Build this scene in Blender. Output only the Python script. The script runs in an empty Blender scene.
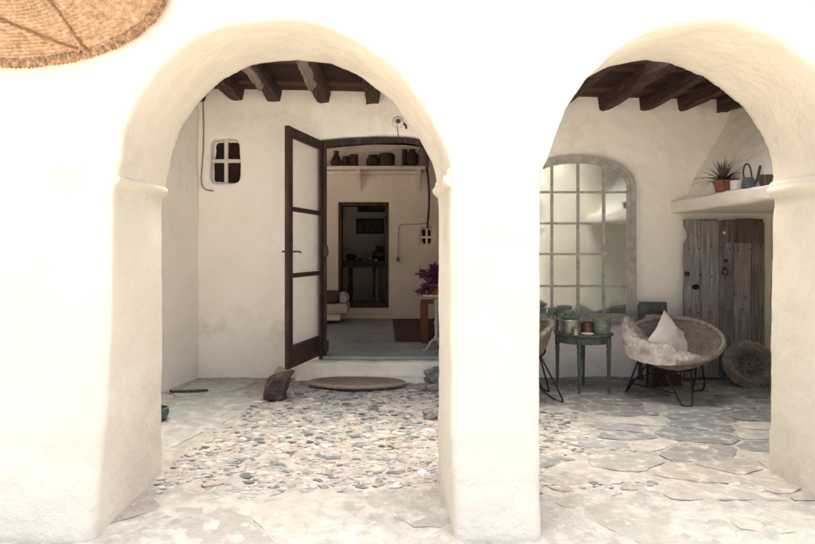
import bpy, bmesh, math, random
from mathutils import Vector, Matrix, noise, Euler
R = math.radians
PI = math.pi
S = bpy.context.scene
COL = S.collection
random.seed(7)

# ------------------------------------------------------------------ camera
cd = bpy.data.cameras.new('camera')
cam = bpy.data.objects.new('camera', cd)
COL.objects.link(cam)
cam.location = (0, 0, 1.4)
cam.rotation_euler = (R(90), 0, 0)
cd.sensor_width = 36
cd.lens = 36 * 600 / 815
cd.shift_x = 24.5 / 815
cd.shift_y = -22.0 / 815
cd.clip_start = 0.05
cd.clip_end = 500
S.camera = cam

# ------------------------------------------------------------------ light
SUN_EL, SUN_AZ, SUN_STRENGTH, SKY_STRENGTH, EXPOSURE = 72, 180, 5.0, 0.13, 1.74
w = bpy.data.worlds.new('World')
S.world = w
w.use_nodes = True
nt = w.node_tree
nt.nodes.clear()
sky = nt.nodes.new('ShaderNodeTexSky')
sky.sky_type = 'NISHITA'
sky.sun_disc = False
sky.sun_elevation = R(SUN_EL)
sky.sun_rotation = R(180 - SUN_AZ)
sky.dust_density = 6.0
sky.ozone_density = 0.4
sky.air_density = 1.0
bg = nt.nodes.new('ShaderNodeBackground')
bg.inputs['Strength'].default_value = SKY_STRENGTH
wo = nt.nodes.new('ShaderNodeOutputWorld')
nt.links.new(sky.outputs[0], bg.inputs[0])
nt.links.new(bg.outputs[0], wo.inputs[0])
sl = bpy.data.lights.new('sun', 'SUN')
sl.energy = SUN_STRENGTH
sl.angle = R(70)
sl.color = (1.0, 0.935, 0.84)
so = bpy.data.objects.new('sun', sl)
COL.objects.link(so)
# the sun stands high behind the house, so the front lies in bright open shade; the lamp's -Z is the light's direction
sd = Vector((math.sin(R(SUN_AZ)) * math.cos(R(SUN_EL)), -math.cos(R(SUN_AZ)) * math.cos(R(SUN_EL)), math.sin(R(SUN_EL))))
so.rotation_euler = sd.to_track_quat('Z', 'Y').to_euler()
so.location = (0, -6, 8)
S.view_settings.view_transform = 'Standard'
S.view_settings.look = 'None'
S.view_settings.gamma = 1
S.view_settings.use_curve_mapping = False
S.view_settings.exposure = EXPOSURE
S.render.engine = 'CYCLES'
S.cycles.max_bounces = 12
S.cycles.diffuse_bounces = 8

# ------------------------------------------------------------------ materials
MATS = {}
def nodemat(name):
    m = bpy.data.materials.new(name)
    m.use_nodes = True
    n = m.node_tree
    return m, n, n.nodes['Principled BSDF']

def mat(name, c1, c2=None, scale=8, rough=0.7, bump=0.0, bscale=40, metal=0.0, stretch=(1, 1, 1), attr=False,
        detail=6, c3=None, spec=0.3, bdist=0.01, coat=0, stain=None, stain_scale=2.0, stain_lo=0.58):
    """noise-blended colours (c1..c2, c3 fine specks), optional per-piece colour attribute, optional bump"""
    m, n, p = nodemat(name)
    L = n.links.new
    tc = n.nodes.new('ShaderNodeTexCoord')
    mp = n.nodes.new('ShaderNodeMapping')
    mp.inputs['Scale'].default_value = stretch
    L(tc.outputs['Object'], mp.inputs[0])
    nz = n.nodes.new('ShaderNodeTexNoise')
    nz.inputs['Scale'].default_value = scale
    nz.inputs['Detail'].default_value = detail
    nz.inputs['Roughness'].default_value = 0.62
    L(mp.outputs[0], nz.inputs['Vector'])
    r = n.nodes.new('ShaderNodeValToRGB')
    r.color_ramp.elements[0].position = 0.33
    r.color_ramp.elements[1].position = 0.67
    r.color_ramp.elements[0].color = (*c1, 1)
    r.color_ramp.elements[1].color = (*(c2 or c1), 1)
    if c3:
        e = r.color_ramp.elements.new(0.52)
        e.color = (*c3, 1)
    L(nz.outputs[0], r.inputs[0])
    out = r.outputs[0]
    if attr:
        a = n.nodes.new('ShaderNodeAttribute')
        a.attribute_name = 'Col'
        mx = n.nodes.new('ShaderNodeMix')
        mx.data_type = 'RGBA'
        mx.blend_type = 'MULTIPLY'
        mx.inputs[0].default_value = 1
        L(out, mx.inputs[6]); L(a.outputs[0], mx.inputs[7])
        out = mx.outputs[2]
    if stain:
        n2 = n.nodes.new('ShaderNodeTexNoise')
        n2.inputs['Scale'].default_value = stain_scale
        n2.inputs['Detail'].default_value = 9
        n2.inputs['Roughness'].default_value = 0.7
        L(tc.outputs['Object'], n2.inputs['Vector'])
        r2 = n.nodes.new('ShaderNodeValToRGB')
        r2.color_ramp.elements[0].position = stain_lo
        r2.color_ramp.elements[1].position = stain_lo + 0.16
        L(n2.outputs[0], r2.inputs[0])
        mx = n.nodes.new('ShaderNodeMix')
        mx.data_type = 'RGBA'
        L(r2.outputs[0], mx.inputs[0])
        L(out, mx.inputs[6])
        mx.inputs[7].default_value = (*stain, 1)
        out = mx.outputs[2]
    L(out, p.inputs['Base Color'])
    p.inputs['Roughness'].default_value = rough
    p.inputs['Metallic'].default_value = metal
    p.inputs['Specular IOR Level'].default_value = spec
    p.inputs['Coat Weight'].default_value = coat
    if bump:
        b = n.nodes.new('ShaderNodeBump')
        b.inputs['Strength'].default_value = bump
        b.inputs['Distance'].default_value = bdist
        n3 = n.nodes.new('ShaderNodeTexNoise')
        n3.inputs['Scale'].default_value = bscale
        n3.inputs['Detail'].default_value = 8
        n3.inputs['Roughness'].default_value = 0.65
        L(mp.outputs[0], n3.inputs['Vector'])
        L(n3.outputs[0], b.inputs['Height'])
        L(b.outputs[0], p.inputs['Normal'])
    MATS[name] = m
    return m

mat('lime_plaster', (.64, .585, .49), (.68, .63, .535), 3, .9, .6, 9, spec=.15, bdist=.02, stain=(.56, .50, .41), stain_scale=1.3, stain_lo=.56)  # front whitewash, base colour darkened to hold back its brighter light
mat('porch_plaster', (.87, .825, .735), (.92, .885, .81), 2.5, .9, .6, 7, spec=.15, bdist=.03, stain=(.77, .71, .60), stain_scale=2.2, stain_lo=.56)  # same whitewash, base colour lightened to make up for porch shade
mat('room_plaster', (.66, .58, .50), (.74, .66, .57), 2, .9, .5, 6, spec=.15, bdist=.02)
mat('ledge_plaster', (.80, .75, .67), (.86, .81, .73), 5, .85, .6, 14, spec=.15)
mat('alcove_plaster', (.40, .42, .42), (.52, .52, .50), 3, .9, .5, 9, spec=.15)  # the alcove's bluish shade put into the plaster colour
mat('dark_beam', (.030, .014, .012), (.12, .065, .050), 5, .75, .9, 14, stretch=(9, .8, 9), c3=(.06, .030, .024))
mat('pale_beam', (.17, .13, .105), (.38, .31, .26), 5, .8, .9, 14, stretch=(9, .8, 9))
mat('plank_ceiling', (.045, .017, .012), (.17, .075, .05), 4, .8, .8, 12, stretch=(.8, 9, 9), attr=True)
mat('dark_door_wood', (.022, .011, .010), (.088, .048, .039), 4, .6, .7, 12, stretch=(14, 14, .8), c3=(.045, .023, .018), stain=(.18, .14, .12), stain_scale=7, stain_lo=.59)
mat('old_plank', (.15, .14, .14), (.46, .445, .44), 3.5, .85, 1.0, 9, stretch=(13, 13, .7), c3=(.28, .26, .255), attr=True, stain=(.13, .09, .078), stain_scale=4, stain_lo=.60)
mat('mortar', (.30, .285, .255), (.45, .425, .38), 9, .95, 1.0, 34, stain=(.25, .24, .22), stain_scale=5, stain_lo=.50, spec=.1, bdist=.015)
mat('pebble', (.72, .72, .72), (1.0, 1.0, 1.0), 30, .9, .7, 70, attr=True, spec=.15, stain=(.55, .52, .46), stain_scale=11, stain_lo=.52)
mat('flag', (.68, .68, .68), (1.0, 1.0, 1.0), 9, .9, 1.0, 22, attr=True, spec=.2, c3=(.84, .83, .82), stain=(.52, .49, .43), stain_scale=9, stain_lo=.53, bdist=.02)
mat('worn_flag', (.78, .78, .77), (1.0, 1.0, 1.0), 8, .95, 1.0, 18, attr=True, spec=.12, c3=(.90, .89, .88), stain=(.35, .33, .29), stain_scale=5, stain_lo=.55, bdist=.03)
mat('room_floor', (.17, .19, .188), (.36, .385, .37), 2.6, .45, .6, 8, spec=.45, stretch=(1, 2.5, 1), stain=(.22, .19, .16), stain_scale=2)
mat('threshold_plaster', (.78, .73, .64), (.88, .83, .74), 5, .9, .9, 16, spec=.1, stain=(.52, .48, .42), stain_scale=3.5, stain_lo=.62)
mat('far_ground', (.64, .59, .51), (.72, .67, .59), .8, .95, .3, 5)
mat('straw', (.31, .185, .10), (.57, .395, .245), 40, .85, 1.0, 120, c3=(.46, .295, .17), detail=9, stain=(.23, .135, .07), stain_scale=14, stain_lo=.55)
mat('straw_rim', (.13, .07, .035), (.52, .345, .20), 45, .85, .9, 150, c3=(.34, .20, .11))
mat('straw_dark', (.12, .055, .025), (.26, .13, .06), 30, .9, .5, 80)
mat('coir', (.20, .155, .12), (.30, .235, .185), 18, .95, .8, 120)
mat('coir_edge', (.27, .215, .16), (.38, .31, .235), 30, .95, .6, 120)
mat('slate_rock', (.035, .024, .023), (.14, .10, .092), 6, .8, 1.0, 18, stretch=(1, 1, 2.5), c3=(.07, .05, .046))
mat('grey_rock', (.12, .12, .11), (.34, .32, .29), 8, .85, .9, 20)
mat('pale_rock', (.42, .35, .25), (.6, .52, .4), 9, .85, .8, 20)
mat('rattan', (.10, .078, .067), (.27, .22, .19), 14, .85, .6, 60)
mat('rattan_rim', (.17, .14, .12), (.36, .305, .26), 20, .85, .6, 60)
mat('black_iron', (.012, .009, .009), (.035, .022, .02), 14, .5, .2, 40, spec=.4)
mat('rust_iron', (.05, .028, .02), (.12, .065, .045), 14, .8, .5, 40)
mat('sheepskin', (.42, .375, .33), (.72, .66, .59), 9, .95, .3, 60, stain=(.28, .235, .20), stain_scale=8, stain_lo=.56)
mat('white_linen', (.70, .66, .60), (.78, .74, .68), 20, .9, .4, 220)
mat('green_paint', (.045, .056, .047), (.115, .13, .11), 9, .55, .4, 25, stretch=(5, 5, 1), stain=(.20, .16, .12), stain_scale=9, stain_lo=.64)
mat('green_board', (.06, .066, .062), (.13, .135, .125), 9, .75, .4, 25)
mat('pale_board', (.36, .31, .25), (.5, .44, .37), 9, .85, .4, 25)
mat('brown_box', (.05, .025, .02), (.12, .06, .046), 7, .8, .5, 25, stretch=(1, 1, 6))
mat('mirror_frame', (.30, .275, .245), (.48, .45, .41), 12, .75, .8, 30, c3=(.39, .365, .33), stain=(.22, .13, .10), stain_scale=11, stain_lo=.60)
mat('terracotta', (.22, .080, .05), (.34, .135, .09), 9, .85, .3, 50)
mat('white_glaze', (.70, .66, .60), (.76, .72, .66), 9, .35, .1, 30, spec=.5)
mat('dark_metal', (.045, .04, .038), (.10, .09, .08), 12, .45, .3, 30, metal=.6)
mat('blue_enamel', (.05, .065, .072), (.11, .15, .165), 9, .5, .3, 30, spec=.4)
mat('tin', (.26, .26, .23), (.48, .46, .40), 14, .38, .5, 30, metal=.75)
mat('green_tin', (.13, .17, .14), (.25, .28, .235), 20, .5, .6, 40, metal=.3)
mat('brown_glaze', (.055, .018, .012), (.13, .05, .035), 9, .3, .1, 30, spec=.5)
mat('soil', (.03, .02, .015), (.06, .045, .03), 40, .95, .6, 80)
mat('succulent', (.13, .17, .135), (.30, .345, .285), 10, .7, .1, 30)
mat('spiky_leaf', (.05, .045, .035), (.14, .115, .085), 10, .6, .1, 30)
mat('purple_leaf', (.06, .014, .042), (.16, .045, .11), 12, .5, .1, 30)
mat('iron_white', (.35, .30, .26), (.6, .55, .48), 24, .6, .4, 50, stain=(.16, .11, .09), stain_scale=12)
mat('red_wood', (.13, .040, .022), (.22, .075, .042), 6, .6, .3, 20, stretch=(6, 6, 1))
mat('shelf_item', (.022, .010, .008), (.06, .03, .022), 9, .6, .2, 30)
mat('grey_jar', (.14, .105, .09), (.23, .18, .155), 9, .5, .2, 30)
mat('cushion', (.42, .36, .29), (.52, .46, .38), 14, .95, .3, 120)
mat('brown_throw', (.07, .035, .022), (.14, .075, .05), 14, .95, .4, 120)
mat('rug', (.055, .03, .024), (.10, .06, .048), 30, .98, .4, 150)
mat('cable', (.25, .22, .19), (.3, .27, .23), 9, .6)
mat('dark_cable', (.045, .028, .022), (.07, .045, .035), 9, .6)
mat('black_void', (.015, .006, .005), (.03, .014, .012), 4, .9)
mat('picture', (.04, .02, .016), (.17, .11, .09), 12, .6, detail=2)
mat('brass', (.25, .17, .09), (.38, .27, .15), 9, .4, .2, 30, metal=.8)
mat('silver', (.6, .56, .5), (.7, .66, .6), 9, .2, metal=.9)

def glass(name, tint=(.95, .97, .95), rough=0.02, milky=0.0):
    m, n, p = nodemat(name)
    L = n.links.new
    p.inputs['Base Color'].default_value = (*tint, 1)
    p.inputs['Roughness'].default_value = .08
    p.inputs['Specular IOR Level'].default_value = .6
    tr = n.nodes.new('ShaderNodeBsdfTransparent')
    tr.inputs[0].default_value = (*tint, 1)
    gl = n.nodes.new('ShaderNodeBsdfGlossy')
    gl.inputs['Roughness'].default_value = rough
    m1 = n.nodes.new('ShaderNodeMixShader')
    m1.inputs[0].default_value = .06
    L(tr.outputs[0], m1.inputs[1]); L(gl.outputs[0], m1.inputs[2])
    m2 = n.nodes.new('ShaderNodeMixShader')
    m2.inputs[0].default_value = milky
    L(m1.outputs[0], m2.inputs[1]); L(p.outputs[0], m2.inputs[2])
    L(m2.outputs[0], n.nodes['Material Output'].inputs[0])
    MATS[name] = m
glass('door_glass', (.99, .99, .98), .05, .20)

def mirror(name):
    m, n, p = nodemat(name)
    L = n.links.new
    p.inputs['Metallic'].default_value = 1
    p.inputs['Roughness'].default_value = .06
    tc = n.nodes.new('ShaderNodeTexCoord')
    nz = n.nodes.new('ShaderNodeTexNoise')
    nz.inputs['Scale'].default_value = 5
    nz.inputs['Detail'].default_value = 8
    L(tc.outputs['Object'], nz.inputs['Vector'])
    r = n.nodes.new('ShaderNodeValToRGB')
    r.color_ramp.elements[0].position = .35
    r.color_ramp.elements[1].position = .7
    r.color_ramp.elements[0].color = (.84, .92, .93, 1)
    r.color_ramp.elements[1].color = (.90, .97, .98, 1)
    L(nz.outputs[0], r.inputs[0]); L(r.outputs[0], p.inputs['Base Color'])
    b = n.nodes.new('ShaderNodeBump')
    b.inputs['Strength'].default_value = .05
    b.inputs['Distance'].default_value = .02
    n2 = n.nodes.new('ShaderNodeTexNoise')
    n2.inputs['Scale'].default_value = 4
    n2.inputs['Detail'].default_value = 1
    L(tc.outputs['Object'], n2.inputs['Vector'])
    L(n2.outputs[0], b.inputs['Height']); L(b.outputs[0], p.inputs['Normal'])
    df = n.nodes.new('ShaderNodeBsdfDiffuse')      # pale veil mixed in to brighten the dim reflection
    df.inputs[0].default_value = (.74, .76, .69, 1)
    mx = n.nodes.new('ShaderNodeMixShader')
    r2 = n.nodes.new('ShaderNodeMapRange')
    r2.inputs['To Min'].default_value = .08
    r2.inputs['To Max'].default_value = .22
    L(nz.outputs[0], r2.inputs['Value']); L(r2.outputs[0], mx.inputs[0])
    L(p.outputs[0], mx.inputs[1]); L(df.outputs[0], mx.inputs[2])
    L(mx.outputs[0], n.nodes['Material Output'].inputs[0])
    MATS[name] = m
mirror('mirror_glass')

# ------------------------------------------------------------------ object helpers
def tag(o, label=None, cat=None, group=None, kind=None):
    if label: o['label'] = label
    if cat: o['category'] = cat
    if group: o['group'] = group
    if kind: o['kind'] = kind
    return o

def thing(name, label, cat, loc=(0, 0, 0), rz=0, group=None):
    o = bpy.data.objects.new(name, None)
    o.empty_display_size = .1
    COL.objects.link(o)
    o.location = loc
    o.rotation_euler = (0, 0, rz)
    return tag(o, label, cat, group)

def obj(name, bm, material, parent=None, smooth=True, loc=None, rot=None, angle=35):
    me = bpy.data.meshes.new(name)
    bmesh.ops.recalc_face_normals(bm, faces=bm.faces)
    bm.to_mesh(me)
    bm.free()
    me.materials.append(MATS[material])
    o = bpy.data.objects.new(name, me)
    COL.objects.link(o)
    if parent: o.parent = parent
    if loc: o.location = loc
    if rot: o.rotation_euler = rot
    if smooth:
        me.polygons.foreach_set('use_smooth', [True] * len(me.polygons))
        try: me.set_sharp_from_angle(angle=R(angle))
        except Exception: pass
    return o

def BM(): return bmesh.new()

def xf(vs, m):
    for v in vs: v.co = m @ v.co

def add_box(bm, x0, x1, y0, y1, z0, z1, bev=0.0, m=None):
    g = bmesh.ops.create_cube(bm, size=1)
    vs = g['verts']
    for v in vs:
        v.co = Vector((x0 + (v.co.x + .5) * (x1 - x0), y0 + (v.co.y + .5) * (y1 - y0), z0 + (v.co.z + .5) * (z1 - z0)))
    if bev:
        es = list({e for v in vs for e in v.link_edges})
        r = bmesh.ops.bevel(bm, geom=es, offset=bev, segments=2, affect='EDGES', profile=.6)
        vs = list({v for f in r['faces'] for v in f.verts} | {v for v in vs if v.is_valid})
    if m: xf(vs, m)
    return vs

def box_bm(*a, **k):
    bm = BM(); add_box(bm, *a, **k); return bm

def add_tube(bm, pts, rad, seg=8, closed=False, caps=True):
    pts = [Vector(p) for p in pts]
    n = len(pts)
    rr = rad if isinstance(rad, (list, tuple)) else [rad] * n
    rings = []
    up = None
    for i, p in enumerate(pts):
        if closed: t = pts[(i + 1) % n] - pts[i - 1]
        else: t = pts[min(i + 1, n - 1)] - pts[max(i - 1, 0)]
        if t.length < 1e-9: t = Vector((0, 0, 1))
        t.normalize()
        if up is None:
            up = Vector((0, 0, 1)) if abs(t.z) < .9 else Vector((1, 0, 0))
        a = t.cross(up)
        if a.length < 1e-4: a = t.cross(Vector((.3, 1, .2)))
        a.normalize(); b = a.cross(t).normalized(); up = b
        rings.append([bm.verts.new(p + (a * math.cos(2 * PI * k / seg) + b * math.sin(2 * PI * k / seg)) * rr[i]) for k in range(seg)])
    for i in range(n if closed else n - 1):
        r0, r1 = rings[i], rings[(i + 1) % n]
        for k in range(seg):
            try: bm.faces.new((r0[k], r0[(k + 1) % seg], r1[(k + 1) % seg], r1[k]))
            except ValueError: pass
    if caps and not closed:
        bm.faces.new(rings[0][::-1]); bm.faces.new(rings[-1])
    return [v for r in rings for v in r]

def tube_bm(pts, rad, **k):
    bm = BM(); add_tube(bm, pts, rad, **k); return bm

def smoothpath(pts, n=2):
    pts = [Vector(p) for p in pts]
    for _ in range(n):
        q = [pts[0]]
        for a, b in zip(pts, pts[1:]):
            q += [a.lerp(b, .25), a.lerp(b, .75)]
        q.append(pts[-1]); pts = q
    return pts

def add_lathe(bm, prof, seg=24, c=(0, 0, 0), sx=1, sy=1):
    rings = []
    for r, z in prof:
        rings.append([bm.verts.new((c[0] + max(r, 1e-4) * sx * math.cos(2 * PI * k / seg), c[1] + max(r, 1e-4) * sy * math.sin(2 * PI * k / seg), c[2] + z)) for k in range(seg)])
    for a, b in zip(rings, rings[1:]):
        for k in range(seg):
            bm.faces.new((a[k], a[(k + 1) % seg], b[(k + 1) % seg], b[k]))
    bm.faces.new(rings[0][::-1]); bm.faces.new(rings[-1])
    return [v for r in rings for v in r]

def lathe_bm(prof, **k):
    bm = BM(); add_lathe(bm, prof, **k); return bm

def add_prism(bm, pts, y0, y1, axis='Y'):
    """polygon in XZ extruded in Y (or in XY extruded in Z)"""
    if axis == 'Y': a = [bm.verts.new((x, y0, z)) for x, z in pts]; b = [bm.verts.new((x, y1, z)) for x, z in pts]
    else: a = [bm.verts.new((x, y, y0)) for x, y in pts]; b = [bm.verts.new((x, y, y1)) for x, y in pts]
    n = len(pts)
    bm.faces.new(a); bm.faces.new(b[::-1])
    for i in range(n): bm.faces.new((a[i], b[i], b[(i + 1) % n], a[(i + 1) % n]))
    return a + b

def prism_bm(*a, **k):
    bm = BM(); add_prism(bm, *a, **k); bmesh.ops.recalc_face_normals(bm, faces=bm.faces); return bm

def copy_tree(o, parent=None):
    c = o.copy(); COL.objects.link(c)
    if parent: c.parent = parent
    for ch in list(o.children): copy_tree(ch, c)
    return c

def bake(o):
    dg = bpy.context.evaluated_depsgraph_get()
    dg.update()
    me = bpy.data.meshes.new_from_object(o.evaluated_get(dg))
    o.modifiers.clear()
    old = o.data; o.data = me
    bpy.data.meshes.remove(old)
    me.name = o.name
    return o

def plaster(o, cutters, voxel=.025, amp=.006, smooth=4, sc=2.2, keep=None):
    """cut the openings, remesh, soften the edges and give the wall its hand-laid unevenness"""
    tmp = []
    for c in cutters:
        me = bpy.data.meshes.new('cut'); c.to_mesh(me); c.free()
        co = bpy.data.objects.new('cut', me); COL.objects.link(co); tmp.append(co)
        m = o.modifiers.new('b', 'BOOLEAN'); m.object = co; m.operation = 'DIFFERENCE'; m.solver = 'EXACT'
    m = o.modifiers.new('r', 'REMESH'); m.mode = 'VOXEL'; m.voxel_size = voxel; m.use_smooth_shade = True
    m = o.modifiers.new('s', 'SMOOTH'); m.iterations = smooth; m.factor = .5
    bake(o)
    for c in tmp: bpy.data.objects.remove(c)
    me = o.data
    nn = [v.normal.copy() for v in me.vertices]
    for v, n_ in zip(me.vertices, nn):
        p = v.co
        d = noise.noise(p * sc) * amp + noise.noise(p * sc * 3.1 + Vector((5, 2, 1))) * amp * .5 + noise.noise(p * sc * 9) * amp * .16
        v.co = p + n_ * d
    me.polygons.foreach_set('use_smooth', [True] * len(me.polygons))
    return o

# ------------------------------------------------------------------ THE HOUSE
YN, YF, YB = 3.08, 3.82, 6.59
house = thing('whitewashed_house', 'whitewashed stone house with a two-arched porch and dark beamed ceiling', 'house', (0, 0, 0))

ARCH_L = [(-1.40, -.3), (-1.40, 1.70), (-1.375, 1.80), (-1.352, 1.90), (-1.334, 2.011), (-1.276, 2.173), (-1.172, 2.324), (-1.006, 2.483), (-.822, 2.572),
          (-.54, 2.602), (-.318, 2.575), (-.14, 2.489), (.064, 2.336), (.208, 2.145), (.312, 1.96), (.345, 1.84), (.352, 1.70), (.345, -.3)]
ARCH_R = [(.812, -.3), (.812, 1.80), (.851, 1.86), (.892, 1.974), (.954, 2.144), (1.06, 2.30), (1.23, 2.456), (1.44, 2.56), (1.65, 2.602), (1.81, 2.588),
          (2.045, 2.492), (2.28, 2.304), (2.395, 2.126), (2.446, 2.005), (2.465, 1.86), (2.475, 1.7), (2.44, -.3)]
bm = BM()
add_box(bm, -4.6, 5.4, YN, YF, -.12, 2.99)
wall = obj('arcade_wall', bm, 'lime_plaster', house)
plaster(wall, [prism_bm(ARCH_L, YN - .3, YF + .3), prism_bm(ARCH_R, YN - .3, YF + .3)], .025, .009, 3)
for v in wall.data.vertices:      # the piers swell towards the ground, as thick lime-washed walls do
    if v.co.y < YN + .3 and v.co.z < 1.1:
        f = (1 - max(v.co.z, 0) / 1.1) ** 1.6 * (1 - max(0, v.co.y - YN) / .3)
        v.co.y -= .20 * f
        v.co.x -= .045 * f * max(0, 1 - abs(v.co.x - .80) / .2)
# impost mouldings on the jambs
def impost(x, s, y0=YN + .02, y1=YF - .005, z=1.72):
    prof = [(-.06, .01), (.006, .01), (.016, .022), (.034, .034), (.038, .062), (.018, .072), (.014, .082), (.022, .095), (.008, .112), (-.06, .115)]
    bm = BM()
    add_prism(bm, [(x + s * a, z + b) for a, b in prof], y0, y1)
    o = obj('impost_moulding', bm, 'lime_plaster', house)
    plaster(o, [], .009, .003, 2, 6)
impost(-1.398, 1); impost(.351, -1, y0=YN + .03); impost(2.47, -1); impost(.815, 1)

# back wall of the porch
CUT_DOOR = [(-.70, .215), (-.70, 2.60), (-.45, 2.63), (-.1, 2.655), (.25, 2.65), (.55, 2.60), (.70, 2.50), (.70, .215)]
bm = BM()
add_box(bm, -3.2, 5.4, YB, YB + .36, -.12, 3.5)
bw = obj('back_wall', bm, 'porch_plaster', house)
plaster(bw, [prism_bm(CUT_DOOR, YB - .3, YB + .8),
             prism_bm([(-1.90, 2.16), (-1.90, 2.60), (-1.87, 2.625), (-1.62, 2.625), (-1.585, 2.60), (-1.585, 2.16), (-1.62, 2.14), (-1.86, 2.14)], YB - .3, YB + .14)],
        .025, .016, 5, 2.4)
# small four-light window in that wall
f = obj('vent_window', box_bm(-1.90, -1.585, YB + .125, YB + .15, 2.14, 2.63), 'black_void', house)
bm = BM()
add_box(bm, -1.765, -1.725, YB + .075, YB + .12, 2.13, 2.64, .008)
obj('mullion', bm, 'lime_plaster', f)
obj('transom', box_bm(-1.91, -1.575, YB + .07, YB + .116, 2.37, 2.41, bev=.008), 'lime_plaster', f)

# left wall, slightly splayed
bm = BM()
add_prism(bm, [(-2.05, YB + .1), (-2.02, YB - .02), (-2.14, 6.05), (-2.45, 4.9), (-2.62, YF - .1), (-3.2, YF - .1), (-3.2, YB + .1)], -.12, 3.4, axis='Z')
o = obj('left_wall', bm, 'porch_plaster', house)
plaster(o, [], .035, .014, 4)
# right wall: leaning upper part, masonry ledge, alcove under it
bm = BM()
add_prism(bm, [(3.28, 1.90), (3.34, 2.0), (3.45, 2.25), (3.70, 2.65), (3.86, 3.0), (3.95, 3.5), (5.4, 3.5), (5.4, 1.90)], YF - .1, YB + .1)
add_box(bm, 4.25, 5.4, YF - .1, YB + .1, -.12, 1.95)
o = obj('right_wall', bm, 'porch_plaster', house)
plaster(o, [], .03, .016, 5)
bm = BM()
add_box(bm, 3.15, 4.4, YF - .05, YB + .04, 1.805, 1.94)
o = obj('masonry_ledge', bm, 'ledge_plaster', house)
plaster(o, [], .015, .010, 6, 3)

# ceiling planks and beams
OPEN = (-2.6, 3.05, 3.0, 5.40)
def zc(x): return 3.145 - .022 * (x + 1)
bm = BM()
cl = bm.loops.layers.color.new('Col')
y = YF - .1
while y < YB + .1:
    wd = random.uniform(.10, .19)
    dz = random.uniform(0, .012)
    n0 = len(bm.faces)
    if OPEN[2] < y + wd / 2 < OPEN[3]:     # unseen gap between the beams, added to let daylight into the porch
        add_box(bm, -3.2, OPEN[0], y, y + wd - .006, 0, .03); add_box(bm, OPEN[1], 5.4, y, y + wd - .006, 0, .03)
    else: add_box(bm, -3.2, 5.4, y, y + wd - .006, 0, .03)
    bm.faces.ensure_lookup_table()
    c = random.uniform(.5, 1.25)
    for f_ in bm.faces[n0:]:
        for l in f_.loops:
            l[cl] = (c, c * random.uniform(.92, 1), c * .95, 1)
    for v in bm.verts:
        if y - .001 <= v.co.y <= y + wd and v.co.z < .5: v.co.z += zc(v.co.x) + dz
    y += wd
obj('plank_ceiling', bm, 'plank_ceiling', house, smooth=False)
bm = BM()
add_box(bm, -3.2, OPEN[0], YF, OPEN[3], 3.32, 3.5); add_box(bm, OPEN[1], 5.4, YF, OPEN[3], 3.32, 3.5); add_box(bm, -3.2, 5.4, OPEN[3], YB + .36, 3.32, 3.5)
obj('roof_slab', bm, 'porch_plaster', house)
BX = [(-2.02, 0), (-1.60, 0), (-1.19, 1), (-.66, 1), (-.11, 0), (.42, 0), (.93, 0), (1.42, 0), (1.93, 0), (2.42, 0), (2.87, 0), (3.29, 0), (3.72, 0), (4.2, 0)]
for i, (x, pale) in enumerate(BX):
    bm = BM()
    wd = (.155 if i % 3 else .175) if x < 1 else (.12 if i % 3 else .135)
    n = 34
    rings = []
    hb = random.uniform(.125, .15)
    for k in range(n + 1):
        yy = YF - .08 + (YB + .06 - YF) * k / n
        dx = noise.noise(Vector((i * 3.1, yy * 1.2, 0))) * .03 if 0 < k < n else 0
        ring = []
        for (a, b) in [(-.5, 0), (-.42, -1), (-.1, -1.05), (.38, -1), (.5, -.25), (.47, 0)]:
            j = noise.noise(Vector((a * 3 + i, yy * 3, b * 2))) * .02 + noise.noise(Vector((a * 6 + i, yy * 9, b * 4))) * .008
            ring.append(bm.verts.new((x + dx + a * wd + j, yy, zc(x) + .01 + b * hb + j)))
        rings.append(ring)
    for a, b in zip(rings, rings[1:]):
        for k in range(6): bm.faces.new((a[k], a[(k + 1) % 6], b[(k + 1) % 6], b[k]))
    bm.faces.new(rings[0]); bm.faces.new(rings[-1][::-1])
    o = obj('ceiling_beam', bm, 'dark_beam', house, angle=30)
    if pale:   # bare split wood along the left flank
        bm = BM()
        vs0 = None
        n = 30
        for k in range(n + 1):
            yy = 4.5 + 1.55 * k / n
            dx = noise.noise(Vector((i * 3.1, yy * 1.2, 0))) * .03
            e = .02 * noise.noise(Vector((yy * 9, i, 0))); e2 = .03 * noise.noise(Vector((yy * 7, i, 5)))
            taper = min(1, (n - k) / 4)
            z0 = zc(x) - hb
            ps = [bm.verts.new((x + dx - wd * .46 + e, yy, z0 + .02)), bm.verts.new((x + dx - wd * .42 + e, yy, z0 - .012)), bm.verts.new((x + dx - wd * .2, yy, z0 - .018)),
                  bm.verts.new((x + dx - wd * .38 + wd * .52 * taper + e2, yy, z0 - .012)), bm.verts.new((x + dx - wd * .34 + wd * .5 * taper + e2, yy, z0 + .02))]
            if vs0:
                for q in range(5): bm.faces.new((vs0[q], vs0[(q + 1) % 5], ps[(q + 1) % 5], ps[q]))
            else: bm.faces.new(ps)
            vs0 = ps
        bm.faces.new(vs0[::-1])
        obj('split_sapwood', bm, 'pale_beam', o)

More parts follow.
